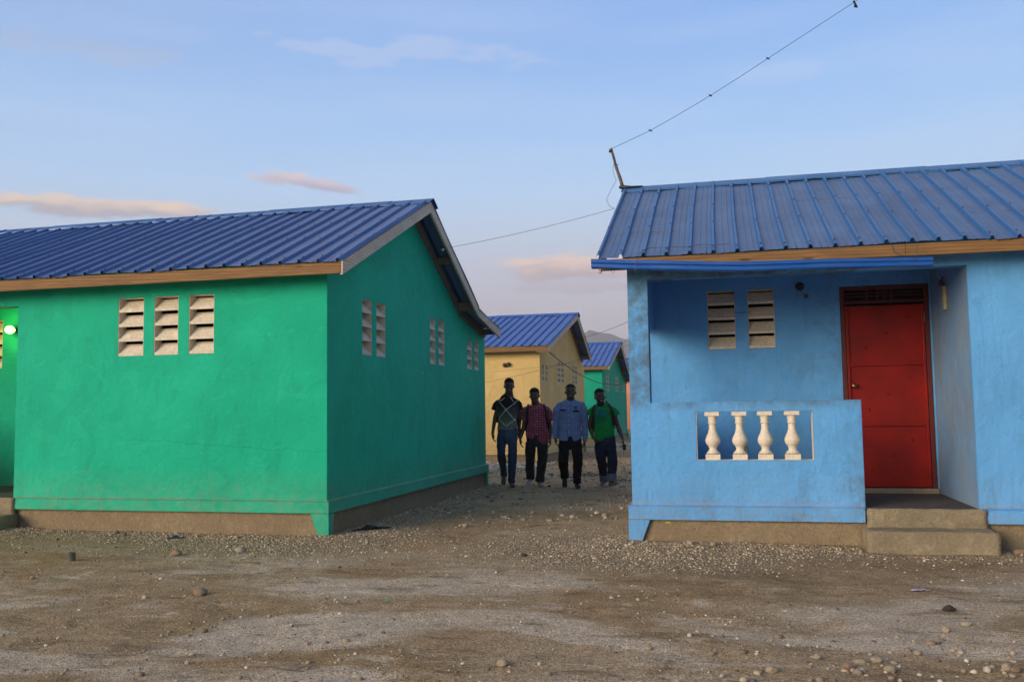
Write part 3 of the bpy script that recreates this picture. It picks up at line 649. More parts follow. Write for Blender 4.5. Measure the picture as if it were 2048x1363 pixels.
# ------------------------------------------------------------ hills
def vnoise(x, y, seed=0):
    """value noise, vectorised"""
    xi, yi = np.floor(x).astype(np.int64), np.floor(y).astype(np.int64); xf, yf_ = x-xi, y-yi
    def h(a, b):
        n = (a*374761393 + b*668265263 + seed*1442695041) & 0xffffffff; n = ((n ^ (n >> 13))*1274126177) & 0xffffffff
        return ((n ^ (n >> 16)) & 0xffff)/65535.0
    u, v = xf*xf*(3-2*xf), yf_*yf_*(3-2*yf_)
    return (h(xi, yi)*(1-u)+h(xi+1, yi)*u)*(1-v)+(h(xi, yi+1)*(1-u)+h(xi+1, yi+1)*u)*v
def fbm(x, y, o=4, seed=0, g=.5):
    s = 0; a = 1; t = 0
    for k in range(o): s = s+a*vnoise(x*2**k, y*2**k, seed+k); t += a; a *= g
    return s/t
HY = 1500.0
gx = np.linspace(-2200, 1800, 420); gy = np.linspace(1250, 2300, 46)
X, Y = np.meshgrid(gx, gy)
crest = np.interp(gx, [-2200, -1300, -700, -420, -330, -290, -262, -237, -221, -208, -190, -172, -120, 60, 400, 900, 1800], [60, 70, 84, 100, 120, 133, 139, 139, 135, 130.5, 126.5, 124, 118, 100, 85, 70, 60])
ridgef = np.clip(1-np.abs((Y-1560)/300.0), 0, 1)**.8
Z = (crest[None, :]*1560/1500)*ridgef*(.86+.14*fbm(X/60, Y/60, 5, 3)/.6) + ridgef*3.2*(fbm(X/5, Y/5, 3, 9)-.5)-2
nx_, ny_ = len(gx), len(gy)
V = np.stack([X.ravel(), Y.ravel(), Z.ravel()], 1); idx = np.arange(nx_*ny_).reshape(ny_, nx_)
Fq = np.stack([idx[:-1, :-1].ravel(), idx[:-1, 1:].ravel(), idx[1:, 1:].ravel(), idx[1:, :-1].ravel()], 1)
def npmesh(name, V, Fq, mat, smooth=True):
    me = bpy.data.meshes.new(name); nf, k = Fq.shape
    me.vertices.add(len(V)); me.vertices.foreach_set('co', V.astype(np.float32).ravel())
    me.loops.add(nf*k); me.loops.foreach_set('vertex_index', Fq.astype(np.int32).ravel())
    me.polygons.add(nf); me.polygons.foreach_set('loop_start', np.arange(0, nf*k, k, dtype=np.int32)); me.polygons.foreach_set('loop_total', np.full(nf, k, np.int32))
    if smooth: me.polygons.foreach_set('use_smooth', np.ones(nf, bool))
    me.update(calc_edges=True); me.materials.append(mat)
    o = bpy.data.objects.new(name, me); COL.objects.link(o); return o
HILL = stucco('scrub_hillside', (.075, .07, .055), (.12, .105, .08), .02, 2.0)
tag(npmesh('hill', V, Fq, HILL), kind='structure')

# ------------------------------------------------------------ ground
m_, t, b = material('gravelly_dirt'); co = objco(t)
n0 = t.noise(co, .42, 5, .62, .9); n1 = t.noise(t.scalev(co, 1, 1.6, 1), 1.3, 6, .65, .7); n2 = t.noise(co, 7, 5, .7, .4); n3 = t.noise(co, 55, 4, .75); n4 = t.noise(co, 210, 2, .7)
gx_, gy_, gz_ = t.sep(co)
nb = t.noise(t.scalev(co, .55, 1.25, 1), .62, 6, .62, 1.1); nc = t.noise(t.scalev(co, .8, 1.9, 1), 1.9, 6, .68, .9)
c = t.mix(t.map(n0, .38, .62, 0, 1, True), (.30, .222, .142), (.37, .30, .225))
fore = t.map(gy_, 8.4, 6.6, .12, 1.0, True)
c = t.mix(t.math('MULTIPLY', t.map(nb, .47, .60, 0, .9, True), fore), c, (.50, .455, .42))        # pale trodden crust
c = t.mix(t.math('MULTIPLY', t.map(nc, .56, .68, 0, .75, True), fore), c, (.58, .54, .51))
c = t.mix(t.map(nc, .46, .34, 0, .6, True), c, (.135, .095, .060))                                   # damp brown hollows
c = t.mix(t.map(nb, .40, .28, 0, .75, True), c, (.17, .125, .08))
c = t.mix(t.map(n2, .42, .68, 0, .55), c, (.60, .56, .50), 'MULTIPLY')
c = t.mix(t.map(n2, .40, .28, 0, .4), c, (1.35, 1.33, 1.3), 'MULTIPLY')
n5 = t.noise(co, 115, 3, .8)
c = t.mix(t.map(n3, .50, .63, 0, .6), c, (1.7, 1.66, 1.58), 'MULTIPLY')
c = t.mix(t.map(n3, .47, .36, 0, .75), c, (.36, .34, .32), 'MULTIPLY')
c = t.mix(t.map(n5, .54, .63, 0, .7), c, (1.8, 1.75, 1.65), 'MULTIPLY')
c = t.mix(t.map(n5, .46, .38, 0, .7), c, (.35, .33, .31), 'MULTIPLY')
c = t.mix(t.map(n4, .5, .75, 0, .4), c, (.4, .4, .4), 'MULTIPLY')
vr = t.voronoi(co, 85, 'F1', 0); vc = t.voronoi(co, 85, 'F1', 1)
c = t.mix(t.math('MULTIPLY', t.map(vr, .35, .2), t.map(t.sep(vc)[0], .74, .82, 0, .6)), c, (.66, .57, .45))
c = t.mix(t.math('MULTIPLY', t.map(vr, .4, .25), t.map(t.sep(vc)[1], .80, .86, 0, .7)), c, (.07, .055, .042))
at_ = t.new('ShaderNodeAttribute', attribute_name='bank').outputs['Fac']
g1_ = t.voronoi(co, 72, 'F1', 1); gd_ = t.voronoi(co, 72, 'F1', 0); g2_ = t.sep(g1_)
gc = t.ramp(g2_[0], [(0, (.24, .19, .14)), (.25, (.42, .34, .25)), (.6, (.58, .48, .37)), (.85, (.70, .60, .48)), (1, (.78, .71, .61))])
gc = t.mix(t.map(gd_, .42, .62, 0, .85), gc, (.09, .068, .05))
bm_f = t.map(t.math('ADD', at_, t.math('MULTIPLY', t.math('SUBTRACT', n2, .5), .7)), .10, .42, 0, .92, True)
c = t.mix(bm_f, c, gc)
c = t.mix(1.0, c, (1.36, 1.245, 1.08), 'MULTIPLY')
t.put(b.inputs['Base Color'], c); b.inputs['Roughness'].default_value = .95; b.inputs['Specular IOR Level'].default_value = .15
h = t.math('ADD', t.math('ADD', t.math('MULTIPLY', n2, 1.2), t.math('MULTIPLY', n3, .55)), t.math('ADD', t.math('MULTIPLY', n4, .2), t.math('ADD', t.math('MULTIPLY', t.map(vr, .5, .1), .22), t.math('MULTIPLY', bm_f, t.math('MULTIPLY', t.map(gd_, .6, .15), .5)))))
t.put(b.inputs['Normal'], t.bump(h, 1.0, .035)); DIRT = m_
def bank_w(x, y):
    dgf = np.where((x < -4.2) & (x > -12), np.abs(8.9-y), 9); dgs = np.where((y > 8.9) & (y < 15.6), np.abs(x+4.2), 9); dbf = np.where((x > -1.2) & (x < 7), np.abs(8.95-y), 9)
    d1 = np.minimum(dgf, np.minimum(dgs, dbf)); dc = np.minimum(np.hypot((x+.95)*.75, y-8.55), np.hypot((x+4.6)*.8, y-8.8)); wob = .25*(fbm(x*1.7, y*1.7, 3, 91)-.5)
    return np.clip(np.exp(-((d1+wob)/.42)**2)+1.0*np.exp(-((dc+wob)/.95)**2), 0, 1)
def gz(x, y):
    x = np.asarray(x, float); y = np.asarray(y, float)
    near = np.clip((20-y)/6, 0, 1)
    z = (fbm(x*.55, y*.55, 3, 5)-.5)*.05*near + (fbm(x*2.1, y*2.1, 3, 15)-.5)*.03*near + (fbm(x*7, y*7, 3, 25)-.5)*.016*near
    # banked gravel against the walls
    dg = np.maximum(np.maximum(-11.4-x, x+4.23), np.maximum(8.9-y, y-15.2)); db = np.maximum(np.maximum(-1.08-x, x-6.2), np.maximum(8.99-y, y-15.3))
    d = np.minimum(np.abs(dg), np.abs(db)); z = z + .022*np.exp(-(d/.35)**2)
    z = z - .035*np.exp(-((x+6.2)/5)**2)*np.clip((6.8-y)/3, 0, 1)
    return z
def dense(a, b, lo, hi, dmin, far):
    out = [a]; p = a
    while p < b:
        if p < lo: s = max(dmin, (lo-p)*far)
        elif p > hi: s = max(dmin, (p-hi)*far)
        else: s = dmin
        p += s; out.append(p)
    return np.array(out)
xs = np.concatenate([-np.geomspace(3000, 14, 30), np.arange(-13.9, 6.5, .055), np.geomspace(7, 3000, 30)])
ys = np.concatenate([-np.geomspace(3000, 3, 20), np.arange(-2.5, 3.9, .4), np.arange(3.95, 12.5, .045), np.arange(12.5, 24, .12), np.geomspace(24.2, 3500, 60)])
X, Y = np.meshgrid(xs, ys); Z = gz(X, Y); Z = np.where((np.abs(X) > 200) | (np.abs(Y) > 200), -.0, Z)
nx_, ny_ = len(xs), len(ys); idx = np.arange(nx_*ny_).reshape(ny_, nx_)
Fq = np.stack([idx[:-1, :-1].ravel(), idx[:-1, 1:].ravel(), idx[1:, 1:].ravel(), idx[1:, :-1].ravel()], 1)
go = tag(npmesh('ground', np.stack([X.ravel(), Y.ravel(), Z.ravel()], 1), Fq, DIRT), kind='structure')
ba = go.data.attributes.new('bank', 'FLOAT', 'POINT'); ba.data.foreach_set('value', bank_w(X.ravel(), Y.ravel()).astype(np.float32))

# gravel: one mesh of small faceted pebbles
rng = np.random.default_rng(5)
def ico():
    bm = bmesh.new(); bmesh.ops.create_icosphere(bm, subdivisions=1, radius=1); v = np.array([p.co[:] for p in bm.verts]); f = np.array([[q.index for q in p.verts] for p in bm.faces]); bm.free(); return v, f
IV, IF = ico()
def inside_house(x, y):
    return ((x > -11.4) & (x < -4.22) & (y > 8.91)&(y < 15.2)) | ((x > -1.09) & (x < 6.2) & (y > 8.98)&(y < 15.3)) | ((x < -4.7) & (y > 21.85) & (y < 27.7)) | ((x > 1.05) & (x < 2.3) & (y > 8.65) & (y < 9.1))
def pebbles(name, n, xr, yr_, size, dens, cols, label_mat):
    x = rng.uniform(*xr, n*4); y = rng.uniform(*yr_, n*4); p = dens(x, y); k = (rng.random(n*4) < p) & ~inside_house(x, y); x, y = x[k][:n], y[k][:n]
    n = len(x); s = size[0]*(size[1]/size[0])**(rng.random(n)**2.2)
    sc3 = s[:, None]*rng.uniform(.6, 1.2, (n, 3))*np.array([1, 1, .62]); a = rng.uniform(0, 6.28, n)
    v = IV[None]*(1+.28*(rng.random((n, 12, 1))-.5))*sc3[:, None, :]
    cx_, sx_ = np.cos(a)[:, None], np.sin(a)[:, None]
    vx = v[..., 0]*cx_-v[..., 1]*sx_ + x[:, None]; vy = v[..., 0]*sx_+v[..., 1]*cx_ + y[:, None]; vz = v[..., 2]+(gz(x, y)+s*.18)[:, None]
    V = np.stack([vx, vy, vz], 2).reshape(-1, 3); Fa = (IF[None]+12*np.arange(n)[:, None, None]).reshape(-1, 3)
    o = npmesh(name, V, Fa, label_mat, False)
    ca = np.array(cols)[rng.integers(0, len(cols), n)]*rng.uniform(.6, 1.15, (n, 1)); ca = np.repeat(np.concatenate([ca, np.ones((n, 1))], 1), 12, 0)
    at = o.data.color_attributes.new('Col', 'FLOAT_COLOR', 'POINT'); at.data.foreach_set('color', ca.astype(np.float32).ravel())
    return o
m_, t, b = material('pebble_stone'); a_ = t.new('ShaderNodeVertexColor', layer_name='Col')
t.put(b.inputs['Base Color'], a_.outputs[0]); b.inputs['Roughness'].default_value = .9; b.inputs['Specular IOR Level'].default_value = .2; PEB = m_
STC = [(.42, .34, .25), (.48, .41, .32), (.33, .27, .21), (.25, .21, .17), (.56, .49, .40), (.37, .30, .22), (.16, .135, .115), (.42, .30, .21)]
d_bank = lambda x, y: bank_w(x, y)**1.3*.95+.02
tag(pebbles('gravel_bank', 34000, (-8.6, 2.6), (7.4, 15.8), (.006, .016), d_bank, [(q[0]*1.2, q[1]*1.18, q[2]*1.12) for q in STC], PEB), kind='stuff')
tag(pebbles('gravel', 6000, (-8, 3), (4.0, 10), (.0035, .011), lambda x, y: .25+.75*(fbm(x*.9, y*.9, 3, 31) > .52), STC, PEB), kind='stuff')
tag(pebbles('gravel', 1100, (-8, 3), (4.0, 11), (.007, .022), lambda x, y: .06+.94*(fbm(x*.7+9, y*.7, 3, 41) > .58)*1.0, STC, PEB), kind='stuff')
tag(pebbles('gravel', 200, (-.4, 1.6), (4.2, 5.6), (.012, .032), lambda x, y: np.clip((x+.4)/1.5, 0, 1)*np.clip((5.8-y), 0, 1), STC, PEB), kind='stuff')
tag(pebbles('gravel', 4200, (-7, .5), (10, 33), (.012, .05), lambda x, y: .25+.6*(fbm(x*.8, y*.8, 3, 51) > .5), STC, PEB), kind='stuff')
tag(pebbles('rubble', 900, (-6.4, -4.3), (17.6, 21.8), (.03, .10), lambda x, y: np.clip(1.2-np.abs(y-20.6)/2.0, 0, 1), [(.42, .38, .34), (.5, .46, .42), (.3, .26, .22)], PEB), kind='stuff')
# bank of white rubble by the far green plinth
tag(pebbles('rubble', 260, (-5.0, -2.0), (31.5, 33.4), (.04, .12), lambda x, y: np.ones_like(x)*.8, [(.42, .38, .34), (.5, .46, .42), (.3, .26, .22)], PEB), kind='stuff')

# larger single stones
def stone_mesh(seed, s, col, flat=.6):
    bm = bmesh.new(); bmesh.ops.create_icosphere(bm, subdivisions=3, radius=1); from mathutils import noise
    o3 = Vector((seed*3.1, seed*1.7, 0)); r_ = random.Random(seed); ax, ay = r_.uniform(.8, 1.15), r_.uniform(.6, .9)
    for v in bm.verts:
        d = 1+.30*noise.noise(v.co*1.1+o3)+.13*noise.noise(v.co*2.9+o3)+.05*noise.noise(v.co*8+o3)
        v.co = Vector((v.co.x*ax, v.co.y*ay, v.co.z*flat))*d*s
    me = bpy.data.meshes.new('stone'); bm.to_mesh(me); bm.free(); return me
SM = {k: stucco('stone_'+k, c1, c2, 3.0, .01, .85, .7) for k, (c1, c2) in dict(brown=((.24, .175, .12), (.36, .27, .19)), pale=((.36, .29, .21), (.48, .41, .31)), white=((.46, .40, .32), (.58, .52, .43)), dark=((.05, .04, .033), (.10, .08, .065)), red=((.30, .19, .13), (.42, .28, .20))).items()}
STN = [(-3.88, 6.02, .11, 'brown', 'brown lumpy stone alone on bare dirt below the green wall'), (-4.24, 5.87, .05, 'white', 'round cream pebble beside a small twig on the dirt'), (-3.28, 5.34, .045, 'pale', None), (-3.22, 5.04, .06, 'brown', None), (-3.0, 4.57, .035, 'white', None), (-3.04, 4.18, .055, 'brown', None), (-5.65, 6.36, .07, 'pale', None),
 (-5.17, 7.6, .12, 'red', 'reddish stone in the gravel in front of the green plinth'), (-4.66, 7.88, .11, 'pale', 'smooth pale oval stone beside the yellow wrapper'), (-5.68, 8.72, .07, 'pale', None), (-5.18, 8.68, .08, 'pale', None), (-6.71, 8.76, .09, 'red', None), (-7.43, 8.8, .06, 'pale', None), (-6.56, 8.70, .08, 'brown', None),
 (-.49, 8.87, .09, 'pale', None), (-.27, 8.84, .1, 'pale', None), (-.52, 5.1, .06, 'pale', None), (.12, 4.81, .08, 'pale', None), (.05, 4.77, .05, 'white', None), (-.12, 4.7, .04, 'white', None), (.36, 5.1, .06, 'pale', None), (.56, 5.0, .07, 'pale', None), (.64, 5.05, .07, 'pale', None), (.49, 4.91, .07, 'red', None), (.68, 4.86, .08, 'pale', None),
 (1.26, 6.38, .08, 'dark', 'dark angular stone lying below the paper scrap'), (1.26, 5.93, .07, 'pale', None), (1.11, 5.74, .08, 'pale', None), (1.24, 5.02, .08, 'pale', None), (1.27, 4.98, .07, 'brown', None), (-.71, 6.33, .045, 'white', None), (-.33, 4.57, .05, 'pale', None), (1.1, 5.34, .05, 'pale', None), (2.33, 8.8, .12, 'brown', 'brown stone against the plinth at the right of the cement steps'),
 (-1.93, 8.1, .06, 'dark', 'black lump on the dirt in front of the alley mouth'), (-1.23, 4.66, .07, 'pale', 'pale brown stone near the bottom edge, below the alley'), (-2.17, 11.85, .08, 'white', None), (-1.98, 10.88, .1, 'white', None), (-3.06, 9.99, .1, 'pale', None), (-2.84, 10.83, .08, 'pale', None), (-3.67, 8.62, .07, 'pale', None), (-3.16, 15.19, .07, 'dark', 'dark stone on the path between the feet of the walking men')]
for i, (x, y, s, k, lab) in enumerate(STN):
    o = link('stone', stone_mesh(i+1, s*(.5 if lab else .42), k), SM[k], None, True); o.location = (x, y, float(gz(x, y))+s*.14); o.rotation_euler = (0, 0, i*2.4)
    tag(o, lab or 'small stone lying loose on the gravelly dirt', 'stone', None if lab else 'loose stones on the dirt')

# ------------------------------------------------------------ litter
def place(o, x, y, dz=0, rz=0): o.location = (x, y, float(gz(x, y))+dz); o.rotation_euler = (0, 0, rz); return o
def crumple(name, w_, d_, h_, mat, seed, n=12):
    m = M(); r_ = random.Random(seed)
    for j in range(n+1):
        for i in range(n+1):
            u, v = i/n-.5, j/n-.5; m.v.append((u*w_*(1+.2*math.sin(v*5+seed)), v*d_*(1+.25*math.sin(u*7+seed)), .004+h_*abs(math.sin(u*6+seed)*math.cos(v*5+seed*2))*(.6+.4*r_.random())*(1-2*abs(u))))
    m.f = [(j*(n+1)+i, j*(n+1)+i+1, (j+1)*(n+1)+i+1, (j+1)*(n+1)+i) for j in range(n) for i in range(n)]
    o = m.build(name, mat, None, True); md = o.modifiers.new('thick', 'SOLIDIFY'); md.thickness = .002; return o
tag(place(crumple('paper_scrap', .11, .06, .015, plain('lilac_paper', (.50, .42, .60), .7), 3, 6), 1.205, 7.05, .006, .2), 'crumpled lilac white paper scrap on the dirt below the steps', 'litter')
tag(place(crumple('plastic_rag', .16, .08, .03, plain('blue_plastic', (.02, .03, .12), .4), 5), -5.86, 8.60, .006, .3), 'dark blue plastic rag in the gravel under the green wall', 'litter')
tag(place(crumple('black_rag', .42, .14, .05, plain('black_cloth', (.006, .006, .006), .9), 8), -3.98, 9.45, .008, .9), 'black rag on the gravel beside the shaded side of the green house', 'litter')
tag(place(crumple('yellow_wrapper', .07, .03, .008, plain('yellow_foil', (.35, .28, .03), .5), 2, 6), -4.52, 7.90, .004, 0), 'small yellow wrapper on the dirt beside a pale stone', 'litter')
tag(place(crumple('green_cap', .045, .03, .008, plain('green_plastic', (.03, .35, .10), .4), 4, 6), -2.42, 6.0, .006, 0), 'bright green plastic scrap on the bare dirt', 'litter')
m = M(); m.lathe([(.0, 0), (.033, 0), (.034, .003), (.033, .085), (.035, .088), (.032, .088), (.031, .01), (0, .01)], (0, 0, 0), 20); cn = m.build('tin_can', plain('dull_tin', (.20, .21, .17), .45, .6), None, True); place(cn, -5.93, 7.14, -.012, 0); tag(cn, 'small open tin can standing on the dirt', 'can')
for i, (x, y, l, a) in enumerate(((-4.05, 5.86, .26, .12), (-2.35, 4.35, .3, -.1), (-4.2, 7.3, .16, -.3), (-.2, 7.0, .14, .1))):
    m = M(); m.tube([(-l/2, 0, .008), (-l/6, .01, .012), (l/6, -.005, .010), (l/2, .012, .006)], [.004, .005, .004, .002], 6); o = m.build('twig', STICK, None, True); place(o, x, y, .002, a)
    tag(o, ['dark twig beside the round cream pebble', 'long thin twig near the bottom edge of the dirt', 'short twig in front of the green corner foot', 'short twig on the dirt in front of the parapet'][i], 'twig')
# weeds in the alley
m = M(); r_ = random.Random(3)
for cx_, cy_, n_, rad in ((-2.79, 17.85, 420, .42), (-2.2, 16.6, 160, .3), (-1.9, 18.6, 200, .5)):
    for k in range(n_):
        a = r_.uniform(0, 6.28); q_ = rad*math.sqrt(r_.random()); x, y = cx_+q_*math.cos(a), cy_+q_*math.sin(a)*.8; h = r_.uniform(.01, .035); b_ = r_.uniform(0, 6.28); dx_, dy_ = math.cos(b_)*.012, math.sin(b_)*.012
        m.add([(x-dx_, y-dy_, -.01), (x+dx_, y+dy_, -.01), (x+dy_*2, y-dx_*2, h)], [(0, 1, 2)])
tag(m.build('weeds', plain('dull_weeds', (.11, .12, .055), .9), None), kind='stuff')
# ------------------------------------------------------------ haze
m = M(); m.box(-3100, 3100, -3100, 3600, -3.2, 148)
hm_ = bpy.data.materials.new('haze'); hm_.use_nodes = True; t = NT(hm_.node_tree); pv = t.new('ShaderNodeVolumePrincipled'); ou = t.new('ShaderNodeOutputMaterial'); t.l.new(pv.outputs[0], ou.inputs[1])
pv.inputs['Color'].default_value = (.82, .86, .95, 1); pv.inputs['Density'].default_value = HAZE = .0005; pv.inputs['Anisotropy'].default_value = .0
hz = m.build('haze', hm_, None); tag(hz, kind='stuff')
#PEOPLE#
# ------------------------------------------------------------ people
def ellip_rings(levels, cx=0, cy=0, cz=0, seg=24, sup=2.0):
    """levels: (z, half-width, half-depth, y-centre)"""
    V = []; n = len(levels)
    for z, a, b, yc in levels:
        for k in range(seg):
            t_ = 2*math.pi*k/seg; c_, s_ = math.cos(t_), math.sin(t_)
            V.append((cx+a*math.copysign(abs(c_)**(2/sup), c_), cy+yc+b*math.copysign(abs(s_)**(2/sup), s_), cz+z))
    Fc = [(i*seg+k, i*seg+(k+1) % seg, (i+1)*seg+(k+1) % seg, (i+1)*seg+k) for i in range(n-1) for k in range(seg)]
    Fc += [tuple(range(seg))[::-1], tuple(range((n-1)*seg, n*seg))]
    return V, Fc
def remesh(m, voxel, smooth=3, fold=0.0, seed=0):
    """fuse the overlapping closed shells of m into one continuous surface"""
    me = m.mesh('tmp'); bm = bmesh.new(); bm.from_mesh(me)
    bmesh.ops.recalc_face_normals(bm, faces=bm.faces); bm.to_mesh(me); bm.free()
    o = bpy.data.objects.new('tmp', me); COL.objects.link(o)
    md = o.modifiers.new('r', 'REMESH'); md.mode = 'VOXEL'; md.voxel_size = voxel; md.use_smooth_shade = True
    if smooth: sm = o.modifiers.new('s', 'SMOOTH'); sm.factor = .5; sm.iterations = smooth
    dg = bpy.context.evaluated_depsgraph_get(); ev = o.evaluated_get(dg); out = bpy.data.meshes.new_from_object(ev)
    bpy.data.objects.remove(o); bpy.data.meshes.remove(me)
    co = np.empty(len(out.vertices)*3, np.float32); out.vertices.foreach_get('co', co); co = co.reshape(-1, 3)
    if fold:
        no = np.empty(len(out.vertices)*3, np.float32); out.vertices.foreach_get('normal', no); no = no.reshape(-1, 3)
        u = co[:, 0]*6+co[:, 2]*2.2+seed; v = co[:, 2]*9-co[:, 0]*3+seed*2
        d = (fbm(u+50, v+50, 3, 60+seed)-.5)+.6*(fbm(co[:, 0]*13+co[:, 2]*5+70, co[:, 2]*16+co[:, 1]*9+70, 3, 70+seed)-.5)
        co = co+no*(d*fold)[:, None].astype(np.float32); out.vertices.foreach_set('co', co.ravel())
    return out, co.astype(float)
def paintv(me, col):
    a = me.color_attributes.new('Col', 'FLOAT_COLOR', 'POINT'); a.data.foreach_set('color', np.concatenate([col, np.ones((len(col), 1))], 1).astype(np.float32).ravel())
SKIN = vcol('skin', .42, .5, (90, .002)); CLOTH = vcol('cloth', .88, .2, (120, .004), 1); SHOE = vcol('shoe', .6, .3, (80, .003))
HAIRM = plain('short_black_hair', (.006, .005, .005), .85, bd=.006, sc_=60, spec=.2)
STRAP = plain('black_webbing', (.008, .008, .009), .7)
def seg_dist(x, z, a, b):
    ax, az_ = a; bx_, bz = b; dx_, dz_ = bx_-ax, bz-az_; t_ = np.clip(((x-ax)*dx_+(z-az_)*dz_)/(dx_*dx_+dz_*dz_), 0, 1); return np.hypot(x-ax-t_*dx_, z-az_-t_*dz_)

def hand(m, wr, d, side, curl=.7, sc=1.0, palm_in=1):
    """palm, four bent fingers of unequal length and a thumb. wr wrist point, d hand direction, side: +1 = thumb side in front (-y)"""
    d = Vector(d).normalized(); f = Vector((0, -1, 0)); f = (f-d*f.dot(d)).normalized()     # f: thumb side, towards the front
    inw = d.cross(f).normalized()*palm_in                                                    # palm normal
    P = Vector(wr)
    m.tube([P-d*.02, P+d*.01, P+d*.045, P+d*.085, P+d*.098], [(.027, .021), (.031, .022), (.043, .020), (.044, .018), (.038, .013)], 12, up=f)
    for k, (off, ln, r_) in enumerate(((.032, .070, .0098), (.011, .079, .0102), (-.011, .073, .0098), (-.032, .058, .0088))):
        p = P+d*.088+f*off; pts = [p-d*.02, p]; dirn = d.copy(); L = ln*sc
        for j, (fr_, bend) in enumerate(((.45, curl*.55), (.31, curl*.75), (.24, curl*.5))):
            dirn = (Matrix.Rotation(bend*palm_in, 3, f) @ dirn) if True else dirn
            if (inw.dot(dirn-d)) < 0: dirn = (Matrix.Rotation(-2*bend*palm_in, 3, f) @ dirn)
            p = p+dirn*L*fr_; pts.append(p)
        m.tube(pts, [r_, r_*1.05, r_*.98, r_*.9, r_*.72], 8)
    p = P+d*.030+f*.032+inw*.004; q_ = (d*.75+f*.55+inw*.35).normalized(); q2 = (d*.95+f*.12+inw*.45).normalized()
    m.tube([P+d*.012+f*.018, p, p+q_*.034, p+q_*.034+q2*.032], [.013, .0125, .0105, .0078], 8)

HL = [(0.0, .018, .020, -.050), (.010, .030, .036, -.042), (.028, .043, .058, -.026), (.055, .056, .074, -.012), (.085, .064, .084, -.004), (.115, .0685, .091, .002), (.145, .071, .095, .006), (.175, .0705, .095, .008), (.200, .064, .086, .010), (.220, .050, .068, .012), (.234, .030, .042, .012), (.240, .010, .014, .012)]
def person(name, label, base, rz, A):
    """A: pose in the person's own frame, front = -y. Built from a skeleton; every cloth piece is a child of the body."""
    K = A['k']; x0, y0 = A['o']
    def p(px, py, y=0.0): return Vector(((px-x0)/K, y, (y0-py)/K))       # chart units -> metres
    # ---- body: one continuous mesh
    m = M()
    chin, hx, tilt = p(*A['chin'], A.get('hy', -.02)), A['hx'], A.get('tilt', 0)
    hs = A['hh']/.240
    V, Fc = ellip_rings([(z*hs, a*hs*A.get('hw', 1), b*hs, yc*hs) for z, a, b, yc in HL], seg=28)
    rot = Matrix.Rotation(tilt, 4, 'Y') @ Matrix.Rotation(A.get('turn', 0), 4, 'Z')
    hm = Matrix.Translation(chin) @ rot
    m.add([hm @ Vector(v) for v in V], Fc)
    H = lambda x, y, z: hm @ Vector((x*hs*A.get('hw', 1), y*hs, z*hs))
    m.tube([H(0, -.085, .125), H(0, -.100, .095), H(0, -.106, .078)], [.008, .012, .013], 8)       # nose
    m.tube([H(-.018, -.092, .078), H(.018, -.092, .078)], [.010, .010], 8)
    m.tube([H(-.040, -.082, .134), H(0, -.092, .130), H(.040, -.082, .134)], [.008, .010, .008], 8)  # brow
    m.tube([H(-.026, -.078, .052), H(0, -.088, .047), H(.026, -.078, .052)], [.007, .0105, .007], 8)  # lips
    for s in (-1, 1):
        m.tube([H(s*.069, .010, .125), H(s*.080, .014, .112), H(s*.078, .010, .090), H(s*.068, .004, .082)], [(.006, .014), (.007, .018), (.006, .014), (.004, .008)], 8, up=(1, 0, 0))
        m.tube([H(s*.045, -.065, .098), H(s*.05, -.055, .085)], [.016, .014], 8)                     # cheek
    neck = p(*A['neck'], .01)
    m.tube([H(0, .018, .07), H(0, .012, .02), neck, neck+Vector((0, .01, -.06))], [.060, .068, .075, .10], 14)
    tor = A['torso']
    def rings(lst, grow=0): return [(p((a+b)/2, z, yc), ((b-a)/2/K+grow, d+grow)) for a, b, z, d, yc in lst]
    R_ = rings(tor, -.012); m.tube([q[0] for q in R_], [(max(.02, q[1][0]), q[1][1]) for q in R_], 20, up=(1, 0, 0))
    for arm in A['arms']:
        sh, elb, wr_, hd = [p(*q) for q in arm['j']]
        m.tube([sh, sh.lerp(elb, .35), elb, elb.lerp(wr_, .3), wr_], [.050, .048*arm.get('b', 1), .038, .039*arm.get('b', 1), .025], 12)
        hand(m, wr_, hd-wr_, 1, arm.get('curl', .6), 1.1, arm['in'])
    for leg in A['legs']:
        hp, kn, an = [p(*q) for q in leg['j']]
        m.tube([hp, kn, an, an+Vector((0, -.02, -.05))], [.075, .050, .036, .036], 12)
    body, co = remesh(m, .0055, 2)
    inv = hm.inverted(); Mi = np.array(inv); hc = (co @ Mi[:3, :3].T + Mi[:3, 3])/hs; hc[:, 0] /= A.get('hw', 1)
    col = np.tile(np.array(A['skin'])[None], (len(co), 1)); X_, Y_, Z_ = hc.T
    onf = (Y_ < -.045) & (Z_ > 0) & (Z_ < .24)
    for s in (-1, 1):
        ex = np.hypot((X_-s*.031)/.0150, (Z_-.116)/.0060) < 1; col[onf & ex] = (.13, .115, .10)
        col[onf & (np.hypot(X_-s*.031, Z_-.116) < .0065)] = (.006, .005, .005)
        col[onf & (np.hypot((X_-s*.031)/.022, (Z_-.137-.0*X_)/.0048) < 1)] = (.008, .006, .005)
    lips = onf & (np.hypot(X_/.030, (Z_-.050)/.0115) < 1); col[lips] = np.array(A['skin'])*np.array((1.5, 1.0, .95))
    if A.get('smile'):
        zc = .049+X_**2*9; tl = onf & (np.abs(X_) < .019) & (np.abs(Z_-zc-.001) < .0048*(1-(X_/.021)**2)); col[tl] = (.55, .52, .48)
    beard = A.get('beard', 0)
    if beard:
        bd_ = (Z_ < .062+.02*(np.abs(X_)/.06)) & (Z_ > -.02) & (Y_ < .02) & ~lips & (hc[:, 1] < .03) & (co[:, 2] > neck.z); bd_ &= ~(onf & (np.abs(X_) < .023) & (np.abs(Z_-.052) < .012))
        col[bd_] = col[bd_]*(1-beard)+np.array((.005, .004, .004))*beard
